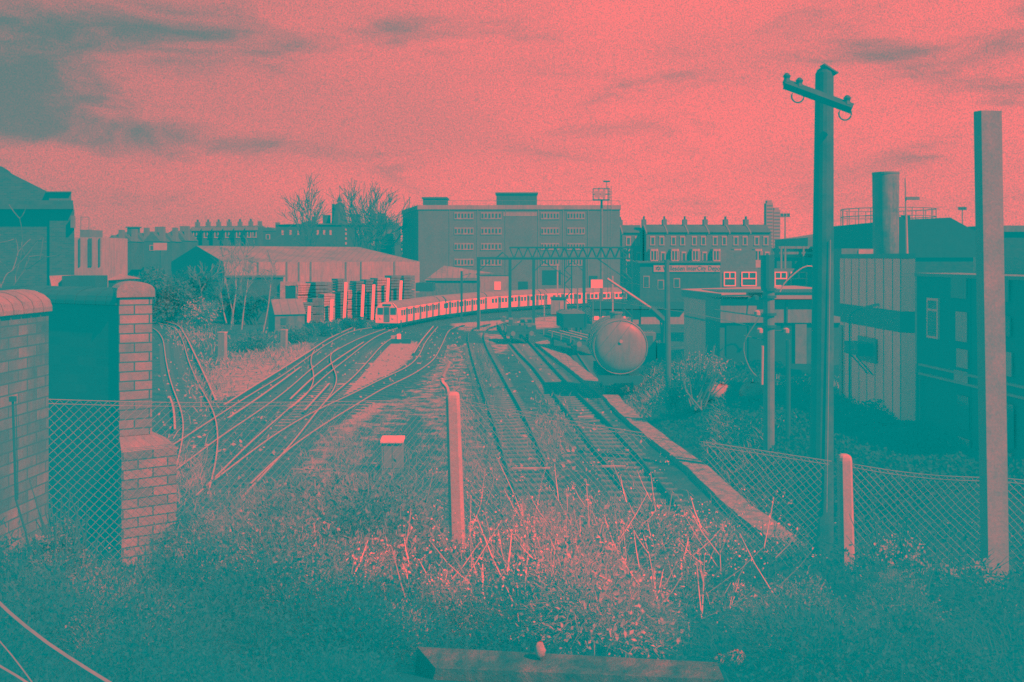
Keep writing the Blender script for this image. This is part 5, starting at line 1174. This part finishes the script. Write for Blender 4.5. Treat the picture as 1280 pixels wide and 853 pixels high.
def quads(c, size, rs, up=.3):
    N_ = len(c); a = rs.normal(size=(N_, 3)); a /= np.linalg.norm(a, axis=1)[:, None]; b = rs.normal(size=(N_, 3)); b[:, 2] += up; b = np.cross(a, b); b /= np.linalg.norm(b, axis=1)[:, None] + 1e-9
    sz = size[:, None]; V = np.stack([c - a * sz, c + b * sz * .55, c + a * sz, c - b * sz * .55], 1).reshape(-1, 3)
    o = (np.arange(N_) * 4)[:, None]; T = np.concatenate([o + [0, 1, 2], o + [0, 2, 3]], 0); return V, T
def merge(parts):
    Vs = []; Ts = []; o = 0
    for V, T in parts: Vs.append(V); Ts.append(T + o); o += len(V)
    return np.concatenate(Vs), np.concatenate(Ts)
def stuff(name, V, T, m, label=None): 
    o = npmesh(name, V, T, m); o['kind'] = 'stuff'; return o
def visible_x(Y, pad=1.05): return (-640 / F * Y * pad, 640 / F * Y * pad)
def clump_noise(x, y, s, ph): return .5 + .25 * np.sin(x * s + ph + 1.7 * np.sin(y * s * .8 + ph)) + .25 * np.sin(y * s * 1.3 - ph + 1.4 * np.sin(x * s * 1.1))
def scatter(n, y0, y1, rs, dens=lambda x, y: 1.0):
    u = rs.uniform(0, 1, n); Y = y0 * (y1 / y0) ** u                    # even over the picture: denser near
    X_ = rs.uniform(-.54, .54, n) * Y; keep = rs.uniform(0, 1, n) < dens(X_, Y)
    X_, Y = X_[keep], Y[keep]; return np.stack([X_, Y, H(X_, Y)], 1)
px_of = lambda x, y: CX + x / y * F
rs = np.random.default_rng(3)
def clear_wall(x, y):
    px = px_of(x, y)
    a = ~((x < -2.75) & (y > 6.6) & (y < 9.4)) & ~((x < -3.2) & (y < 7.2) & (y > 4.2))
    return a & ~((y < 4.35) & (px > 470) & (px < 915)) & (y > 3.3)
# undergrowth over the whole bank; near-black leaf colour stands in for shadow
def height_k(x, y): return clump_noise(x, y, 1.9, .4) * .6 + clump_noise(x, y, 4.7, 2.) * .4
p = scatter(60000, 3.2, 28, rs); p = p[clear_wall(p[:, 0], p[:, 1])]; n = len(p); cn = height_k(p[:, 0], p[:, 1])
L = (.05 + .42 * cn ** 1.5) * rs.uniform(.4, 1.3, n) * np.clip(p[:, 1] / 7, .35, 1.3)
V1 = blades(p, L, .003 + .008 * rs.uniform(0, 1, n) * np.clip(p[:, 1] / 8, .3, 2), rs.normal(size=(n, 2)) * .6, rs.uniform(.2, 1.0, n), rs)
stuff('undergrowth', *V1, leaf_dark)
p = scatter(90000, 3.2, 28, rs); p = p[clear_wall(p[:, 0], p[:, 1])]; n = len(p); cn = height_k(p[:, 0], p[:, 1])
p[:, 2] += rs.uniform(0, 1, n) ** .6 * (.04 + .5 * cn ** 1.5) * np.clip(p[:, 1] / 7, .35, 1.4)
stuff('brambles', *quads(p, rs.uniform(.006, .02, n) * np.clip(p[:, 1] / 6, .5, 2.2), rs), leaf_dark)
# tussocks of dead grass: blades radiating from a crown
def tussocks(c, nb_, Lr, w_, rs_):
    N_ = len(c); k = np.repeat(np.arange(N_), nb_); a = rs_.uniform(0, 2 * np.pi, len(k)); q = rs_.uniform(0, 1, len(k)) ** .5
    sc_ = np.repeat(rs_.uniform(.6, 1.3, N_) * np.clip(c[:, 1] / 7.5, .4, 1.25), nb_)
    b_ = c[k] + np.stack([np.cos(a) * q, np.sin(a) * q, 0 * q], 1) * (.09 * sc_)[:, None]
    return blades(b_, rs_.uniform(*Lr, len(k)) * sc_, w_ * rs_.uniform(.5, 1.5, len(k)) * sc_, np.stack([np.cos(a), np.sin(a)], 1) * (q * .75)[:, None] + rs_.normal(size=(len(k), 2)) * .15, rs_.uniform(.3, 1.3, len(k)), rs_)
def dens_t(x, y):
    px = px_of(x, y); return np.clip(np.exp(-((px - 690) / 190.) ** 2) + .8 * np.exp(-((px - 440) / 120.) ** 2) * (y > 7.5) + .06, 0, 1)
def mounds(c, rad, nb_, L_, w_, rs_, lf=.25, lq=(.004, .012)):
    """feathery hummocks: fine drooping blades and leaflets filling lumpy domes"""
    N_ = len(c); k = np.repeat(np.arange(N_), nb_); n_ = len(k); v_ = rs_.normal(size=(n_, 3)); v_[:, 2] = np.abs(v_[:, 2]); v_ /= np.linalg.norm(v_, axis=1)[:, None]
    lump = 1 + .28 * np.sin(v_[:, 0] * 7 + k) * np.sin(v_[:, 1] * 6 + 2 * k)
    q = rs_.uniform(.12, 1, n_) ** .4; b_ = c[k] + v_ * (rad[k] * q * lump)[:, None] * np.array([1.25, 1, 1.0])
    b_[:, 2] += (v_[:, 2] * rad[k] * q * .45); sc_ = rad[k] / .35; A = blades(b_, rs_.uniform(.4, 1.3, n_) * L_ * sc_, w_ * rs_.uniform(.5, 1.6, n_) * sc_ ** .5, v_[:, :2] * .9 + rs_.normal(size=(n_, 2)) * .45, rs_.uniform(.3, 1.4, n_), rs_)
    m_ = rs_.uniform(0, 1, n_) < lf; B = quads(b_[m_] + rs_.normal(size=(m_.sum(), 3)) * .02, rs_.uniform(*lq, m_.sum()) * sc_[m_] ** .7, rs_); return merge([A, B])
def mound_set(n_, y0, y1, dens, name, m, nb_=520, L_=.10, w_=.0042, lift=.0, lf=.25, rmul=1, lq=(.004, .012)):
    c = scatter(n_, y0, y1, rs, dens); c = c[clear_wall(c[:, 0], c[:, 1])]; rad = rs.uniform(.20, .46, len(c)) * np.clip(c[:, 1] / 8.5, .38, 1.35) * rmul; c[:, 2] += lift * rad
    lim = np.interp(px_of(c[:, 0], c[:, 1]), [-200, 60, 215, 250, 300, 440, 500, 560, 640, 820, 900, 960, 1300], [665, 665, 655, 610, 588, 575, 618, 645, 622, 624, 665, 700, 740]) + rs.uniform(-12, 75, len(c))
    rad = np.minimum(rad, np.maximum((CH - (lim - HY) * c[:, 1] / F - c[:, 2]) / 1.55, .03)); c = c[rad > .05]; rad = rad[rad > .05]
    stuff(name, *mounds(c, rad, nb_, L_, w_, rs, lf, lq), m)
gs = lambda px, a, b: np.exp(-((px - a) / b) ** 2)
patchy = lambda x, y, t=2.0: np.clip(clump_noise(x, y, 3.3, 2.0) * t - .35, .05, 1)
mound_set(260, 3.6, 20, lambda x, y: .6 + 0 * x, 'bracken', weed, 900, .09, .006, .2, .9, 1.2, (.008, .022))
fern = mat('fern', .005, .24, 1.8, rough=.7, fine=.5)
mound_set(130, 6.4, 20, lambda x, y: np.clip(1.0 * gs(px_of(x, y), 400, 180) + .35 * gs(px_of(x, y), 1050, 120), 0, 1), 'fern_clumps', fern, 1500, .07, .005, .3, .95, 1.35, (.008, .022))
mound_set(90, 6.6, 10.5, lambda x, y: np.clip(1.0 * gs(px_of(x, y), 390, 120), 0, 1), 'tall_ferns', fern, 3000, .08, .005, .45, .95, 2.2, (.008, .022))
mound_set(90, 4.2, 7.2, lambda x, y: np.clip(.45 * gs(px_of(x, y), 360, 150) + .7 * gs(px_of(x, y), 1050, 170) + .4 * gs(px_of(x, y), 110, 60), 0, 1), 'low_ferns', fern, 1500, .06, .0035, .3, .9, 1.35, (.005, .015))
mound_set(270, 4.45, 13, lambda x, y: np.clip(1.0 * gs(px_of(x, y), 710, 165) + .55 * gs(px_of(x, y), 470, 120) * (y > 6) + .35 * gs(px_of(x, y), 1000, 60) * (y > 6), 0, 1) * patchy(x, y), 'dead_grass', mat('matted_straw', .010, .42, 2.4, rough=.7, fine=.5), 1500, .09, .004, .35, .8, 1.3, (.007, .02))  # pale straw massed mid-bank: the sunlit patch is put into plant colour
mound_set(150, 4.6, 13, lambda x, y: np.clip(.9 * gs(px_of(x, y), 700, 150) + .2 * gs(px_of(x, y), 470, 100) * (y > 7) + .3 * gs(px_of(x, y), 980, 40) * (y > 8), 0, 1) * patchy(x, y, 1.6), 'wispy_seed_grass', straw_b, 600, .13, .0034, .9, .6, .7, (.004, .012))
c = scatter(420, 3.4, 22, rs, lambda x, y: .75 - .7 * np.exp(-((px_of(x, y) - 700) / 190.) ** 2)); c = c[clear_wall(c[:, 0], c[:, 1])]; stuff('dark_grass', *tussocks(c, 60, (.12, .42), .006, rs), weed)  # dark weeds outside the pale centre stand in for shadow
# matted pale seed heads, in drifts
def dens_b(x, y):
    px = px_of(x, y); cn = height_k(x, y); return np.clip(np.exp(-((px - 700) / 150.) ** 2) * 1.1 + .05 + .5 * ((px > 280) & (px < 560) & (y > 7.5)) + .45 * ((px > 930) & (px < 1010) & (y > 8)), 0, 1) * np.clip(cn * 5.0 - 2.3, 0.0, 1)
p = scatter(30000, 4.4, 24, rs, dens_b); p = p[clear_wall(p[:, 0], p[:, 1])]; n = len(p)
p2 = p.copy(); p2[:, 2] += rs.uniform(.05, 1, n) ** .7 * .5 * np.clip(p2[:, 1] / 7, .4, 1.3)
stuff('seed_heads', *quads(p2, rs.uniform(.004, .012, n) * np.clip(p2[:, 1] / 7, .5, 1.8), rs), straw)
# tall dead stalks with side branches and fluffy heads
def stalk(base, h, rs_, parts, heads):
    k = 6; lean = rs_.normal(size=2) * .22; pts = [base.copy()]
    for i in range(k): 
        q_ = pts[-1] + np.array([lean[0] * h / k * (1 + i * .25), lean[1] * h / k, h / k]) + rs_.normal(size=3) * h * .012; pts.append(q_)
    return pts
def ribbon_from(ptsl, w0, w1, rs_):
    V = []; T = []; o = 0
    for pts in ptsl:
        n_ = len(pts); yaw = rs_.uniform(0, math.pi); s_ = np.array([math.cos(yaw), math.sin(yaw), 0])
        for i, q_ in enumerate(pts):
            w_ = w0 + (w1 - w0) * i / (n_ - 1); V += [q_ - s_ * w_, q_ + s_ * w_]
        for i in range(n_ - 1): a = o + 2 * i; T += [(a, a + 1, a + 3), (a, a + 3, a + 2)]
        o += 2 * n_
    return np.array(V), np.array(T)
sp = scatter(1100, 4.8, 9.5, rs, lambda x, y: np.clip(np.exp(-((px_of(x, y) - 710) / 130.) ** 2), 0, 1) * .5); lines = []; hp_ = []
sp = sp[clear_wall(sp[:, 0], sp[:, 1])]
for b_ in sp:
    h = rs.uniform(.45, 1.0) * (b_[1] / 8); pts = stalk(b_, h, rs, None, None); lines.append(pts)
    for j in range(rs.integers(2, 6)):
        i0 = rs.integers(2, 6); d_ = rs.normal(size=3) * .12; d_[2] = abs(d_[2]) + .08; lines.append([pts[i0], pts[i0] + d_ * .6, pts[i0] + d_ + np.array([0, 0, .03])]); hp_ += [pts[i0] + d_ + rs.normal(size=3) * .02 for _ in range(9)]
    hp_ += [pts[-1] + rs.normal(size=3) * .03 for _ in range(22)]
V1 = ribbon_from(lines, .0034, .0014, rs); V2 = quads(np.array(hp_), rs.uniform(.003, .010, len(hp_)), rs)
stuff('dead_stalks', *merge([V1, V2]), straw_b)
# dead scrub along the foot of the bank and between the tracks
def patch(n, pix, zoff, hmin, hmax, m, name, rs_, wdt=.012, jit=1.2):
    pts = []
    for px, py, sx, sy in pix:
        a = rs_.normal(px, sx, n // len(pix)); b = rs_.normal(py, sy, n // len(pix)); Yq_ = F * CH / (np.maximum(b, 395) - HY); pts.append(np.stack([(a - CX) * Yq_ / F, Yq_, 0 * a], 1))
    p_ = np.concatenate(pts); p_[:, 2] = H(p_[:, 0], p_[:, 1]); N_ = len(p_)
    V = blades(p_, rs_.uniform(hmin, hmax, N_), wdt * rs_.uniform(.5, 1.6, N_) * np.clip(p_[:, 1] / 30, .6, 3), rs_.normal(size=(N_, 2)) * .6, rs_.uniform(.1, .9, N_), rs_); stuff(name, *V, m)
patch(9000, [(540, 600, 40, 35), (600, 590, 22, 30), (690, 540, 14, 22), (575, 520, 14, 30), (460, 620, 40, 20), (700, 640, 70, 12), (430, 560, 20, 20)], 0, .15, .55, straw, 'dry_weeds', rs)
patch(4500, [(300, 445, 30, 14), (340, 440, 26, 10), (262, 480, 16, 14), (235, 600, 18, 20), (420, 405, 30, 6), (240, 420, 16, 8)], 0, .2, .8, straw, 'rough_grass', rs, .02)
patch(9000, [(520, 560, 40, 35), (480, 580, 40, 25), (600, 480, 12, 40), (330, 425, 40, 12), (700, 600, 60, 25), (560, 640, 90, 14)], 0, .2, .7, weed, 'low_weeds', rs)
# right bank: ivy coloured near black for its shade, pale straw crest
def bank_pts(n, rs_):
    y_ = 26 * (62 / 26) ** rs_.uniform(0, 1, n); x_ = kerb_x(y_) + .8 + rs_.uniform(0, 1, n) * (14.2 - kerb_x(y_)); return np.stack([x_, y_, H(x_, y_)], 1)
p = bank_pts(42000, rs); n = len(p); p[:, 2] += rs.uniform(0, .55, n) * clump_noise(p[:, 0], p[:, 1], 1.1, 3)
stuff('ivy', *quads(p, rs.uniform(.04, .1, n), rs), leaf_dark)
patch(7000, [(820, 500, 20, 5), (870, 492, 25, 4), (800, 512, 12, 6), (1060, 545, 40, 10), (940, 600, 18, 22), (900, 560, 10, 12), (1000, 530, 40, 6)], 0, .15, .5, straw, 'bank_grass', rs, .015)
# loose stones in the track bed
p = []
for px, py, sx, sy in [(340, 470, 60, 35), (480, 450, 40, 20), (640, 480, 40, 40), (700, 560, 50, 40), (300, 540, 50, 40), (560, 440, 20, 20), (250, 460, 30, 30)]:
    a = rs.normal(px, sx, 260); b = rs.normal(py, sy, 260); ok = b > 405; a, b = a[ok], b[ok]; Yq_ = F * CH / (b - HY); p.append(np.stack([(a - CX) * Yq_ / F, Yq_, np.full(len(a), .06)], 1))
p = np.concatenate(p); ok = H(p[:, 0], p[:, 1]) < .1; p = p[ok]
stuff('rubble', *quads(p, rs.uniform(.04, .15, len(p)), rs), stone)

# bare trees, birches, bushes
def tree_lines(base, h, spread, rs_, levels=4, nb=3, r0=.12, updir=(0, 0, 1), droop=0):
    segs = []
    def grow(p_, d_, L, r, lv):
        pts = [p_]; q_ = p_.copy(); dd = d_.copy(); n_ = 4
        for i in range(n_):
            dd = dd + rs_.normal(size=3) * .10; dd[2] += .04 - droop * (levels - lv) * .02; dd /= np.linalg.norm(dd); q_ = q_ + dd * L / n_; pts.append(q_)
        segs.append((pts, r, r * .55, lv))
        if lv == 0: return
        for k in range(nb + (lv == levels)):
            i0 = rs_.integers(2, n_ + 1) if k else n_; a = rs_.normal(size=3) * spread; nd = dd + a; nd /= np.linalg.norm(nd); grow(pts[i0], nd, L * rs_.uniform(.55, .8), r * .55, lv - 1)
    grow(np.array(base, float), np.array(updir, float), h * .38, r0, levels); return segs
def bare_tree(name, lab, X_, Y_, z, h, spread, seed, levels=4, nb=3, r0=.12, mt=None, mc=None, group=None, cat='tree'):
    rs_ = np.random.default_rng(seed); t = thing(name, lab, cat, (X_, Y_, z), 0, group); sg_ = tree_lines((0, 0, 0), h, spread, rs_, levels, nb, r0)
    a = MB(); b = MB()
    for pts, ra, rb, lv in sg_:
        n_ = len(pts); rr = [max(.006 + Y_ * .00022, ra + (rb - ra) * i / (n_ - 1)) for i in range(n_)]
        (a if lv == levels else b).tube(pts, rr, 7 if lv >= levels - 1 else 3, False)
    a.build('trunk', mt or bark, t); b.build('crown', mc or twig, t); return t
for i, (px, top, bot, sd_, lab) in enumerate(((398, 240, 310, 5, 'leftmost bare skyline tree with sparse branches left of the spire'), (452, 236, 310, 9, 'tallest bare skyline tree between the spire and office block'), (468, 240, 310, 12, 'rightmost bare skyline tree near the office block'), (480, 255, 310, 15, 'small bare skyline tree touching the office block corner'))):
    Yt_ = 185; k = Yt_ / F; h = (400 - top) * k * .9; bare_tree('bare_tree', lab, (px - CX) * k, Yt_, 0, h * 1.05, .34, sd_, 4, 4, .17, group='bare trees on the skyline')
# birches: pale stems drawn through their places in the view
def birch(lab, pix, Y, r, seed):
    b_ = P(*pix[0], Y); t = thing('birch', lab, 'tree', b_, 0, 'birch stems by the left tracks'); pts = catmull([P(x, y, Y) - b_ for x, y in pix], .5)
    n_ = len(pts); MB().tube(pts, [r * (1 - .6 * i / (n_ - 1)) for i in range(n_)], 7).build('trunk', bark_pale, t)
    rs_ = np.random.default_rng(seed); m = MB()
    for k in range(26):
        i0 = int(rs_.integers(n_ // 3, n_)); d_ = rs_.normal(size=3); d_[2] = abs(d_[2]) + .8; d_ /= np.linalg.norm(d_)
        for sgm in tree_lines(np.array(pts[i0]), rs_.uniform(1.2, 3.0), .45, rs_, 2, 3, .022, d_): m.tube(sgm[0], [max(.007, sgm[1]), max(.006, sgm[2])] if False else [max(.008, sgm[1] + (sgm[2] - sgm[1]) * j / 4) for j in range(5)], 3, False)
    m.build('crown', twig_grey, t)
birch('forked birch stem leaning left beside the leafy mound', [(291, 408), (291, 392), (286, 370), (281, 343), (279, 322)], 104, .09, 1)
birch('straightest birch stem in the middle of the group', [(288, 412), (292, 386), (295, 362), (294, 342), (296, 316)], 104, .11, 2)
birch('thin birch stem leaning right of the fork', [(302, 412), (305, 385), (310, 350), (312, 335)], 102, .08, 3)
birch('rightmost slanting birch stem near the hut', [(328, 420), (335, 385), (339, 350), (341, 328)], 100, .07, 4)
birch('short birch stem left of the fork', [(283, 404), (280, 392), (278, 380), (276, 366)], 103, .07, 5)
birch('lone short stem under the leafy mound', [(261, 410), (262, 395), (263, 385)], 106, .07, 6)
def bush(name, lab, px, bot, top, wpx, mleaf, nl, seed, group=None, lsz=(.08, .2), mt=None, Y=None, twigs=60, cat='bush', bz=None):
    p_ = G(px, bot) if Y is None else P(px, bot, Y); Y = p_.y; k = Y / F; rs_ = np.random.default_rng(seed); z0 = p_.z if bz is None else bz; t = thing(name, lab, cat, (p_.x, Y, z0), 0, group); hh = (bot - top) * k; ww = wpx * k / 2
    nb_ = 9; c = np.stack([rs_.uniform(-.65, .65, nb_) * ww, rs_.uniform(-.4, .4, nb_) * ww, rs_.uniform(.2, .72, nb_) * hh], 1); rad = rs_.uniform(.28, .5, nb_) * min(ww, hh)
    idx = rs_.integers(0, nb_, nl); v_ = rs_.normal(size=(nl, 3)); v_ /= np.linalg.norm(v_, axis=1)[:, None]; pt_ = c[idx] + v_ * (rad[idx] * rs_.uniform(.55, 1.08, nl))[:, None] * np.array([1.15, 1, 1]); pt_ = pt_[pt_[:, 2] > 0]
    npmesh('crown', *quads(pt_, rs_.uniform(*lsz, len(pt_)), rs_), mleaf, t)
    m = MB()
    for i in range(twigs):
        e = c[rs_.integers(0, nb_)] + rs_.normal(size=3) * rad.mean() * .7; e[2] = abs(e[2]) + .2; st_ = np.array([rs_.normal() * ww * .1, rs_.normal() * .2, 0]); mid = st_ * .4 + e * .6 + rs_.normal(size=3) * .1 * hh * .4
        m.tube([st_, mid, e * 1.08], [.05 * hh / 3, .03 * hh / 3, .01 * hh / 3], 4, False)
    m.build('trunk', mt or twig, t); return t
G_ = 'dark bushes beyond the left track'
for i, a in enumerate(((150, 395, 330, 46, leaf_mid, 'bush nearest the pale panelled block'), (180, 398, 318, 50, leaf_mid, 'tall rounded bush beneath the pitched skyline houses'), (212, 396, 332, 50, leaf_mid, 'bush below the small blank board'), (245, 392, 326, 50, leaf_dark, 'dark bush in front of the warehouse gable'), (285, 396, 340, 46, leaf_dark, 'dark bush behind the forked birch stem'), (318, 398, 350, 40, leaf_dark, 'dark bush between the birches and the hut'), (135, 372, 345, 46, leaf_dark, 'low dark bush directly above the brick pillar'))):
    bush('bush', a[5], a[0], a[1] + 8, a[2], a[3] * 1.2, a[4], 5200, 20 + i, G_, (.10, .26), twigs=50)
bush('leafy_mound', 'sunlit pale leafy mound left of the birch stems', 248, 410, 372, 52, leaf_pale, 1300, 41, None, (.06, .16))
for i, a in enumerate(((400, 420, 398, 56, leaf_dark, 'low dark scrub below the timber stacks'), (440, 412, 396, 46, leaf_dark, 'low dark scrub left of the train cab'), (375, 428, 408, 50, leaf_mid, 'low scrub right of the narrower concrete block'), (310, 440, 415, 50, leaf_mid, 'low scrub between the two concrete blocks'))):
    bush('scrub', a[5], a[0], a[1], a[2], a[3], a[4], 2600, 50 + i, 'low scrub by the left tracks', (.05, .14), twigs=40)
bush('shrub', 'twiggy shrub with small pale leaves right of the tank wagon', 872, 500, 418, 74, leaf_pale, 1300, 61, None, (.025, .06), twig_grey, 46, 110, bz=1.0)
bush('shrub', 'low dark shrub at the foot of the slim post', 838, 500, 462, 50, leaf_mid, 1500, 62, None, (.03, .08), twig, 47, 50, bz=.9)
bush('shrub', 'shrub speckled with pale round leaves beside the right fence post', 1120, 762, 655, 130, leaf_pale, 1500, 63, None, (.008, .018), twig, 7.4, 70)
bush('shrub', 'dark leafy shrub under the square concrete post', 1180, 775, 705, 150, fern, 3600, 64, None, (.010, .026), twig, 7.0, 60)
bush('shrub', 'grassy dark shrub at the foot of the grimy wall', 90, 770, 630, 90, fern, 2600, 65, None, (.008, .02), twig, 6.2, 60)
for i, (px, sd_) in enumerate(((20, 71),)):
    bare_tree('bare_tree', 'pale bare sapling against the dark gabled building', (px - CX) * 30 / F, 30, 3.5, 6.5, .5, sd_, 4, 2, .06, twig_grey, twig_grey)
bare_tree('bare_tree', 'thin bare tree beside the small blank board', P(255, 0, 125).x, 125, 0, 9.5, .45, 77, 4, 3, .14, twig_grey, twig_grey)
bare_tree('bare_tree', 'bare bushy tree behind the birch stems', P(305, 0, 118).x, 118, 0, 12, .5, 78, 5, 2, .16, twig_grey, twig_grey)
# far tree masses closing the horizon
n = 26000; th = rs.uniform(-.60, .60, n); Yf = rs.uniform(290, 330, n); x_ = th * Yf; top = 8 + 6 * clump_noise(x_, Yf * 0, .045, 1.3) + 2 * clump_noise(x_, Yf * 0, .2, .3)
p = np.stack([x_, Yf, rs.uniform(0, 1, n) ** .6 * top], 1); stuff('far_off_woods', *quads(p, rs.uniform(.5, 1.3, n), rs), mat('far_foliage', .03, .07, .05))
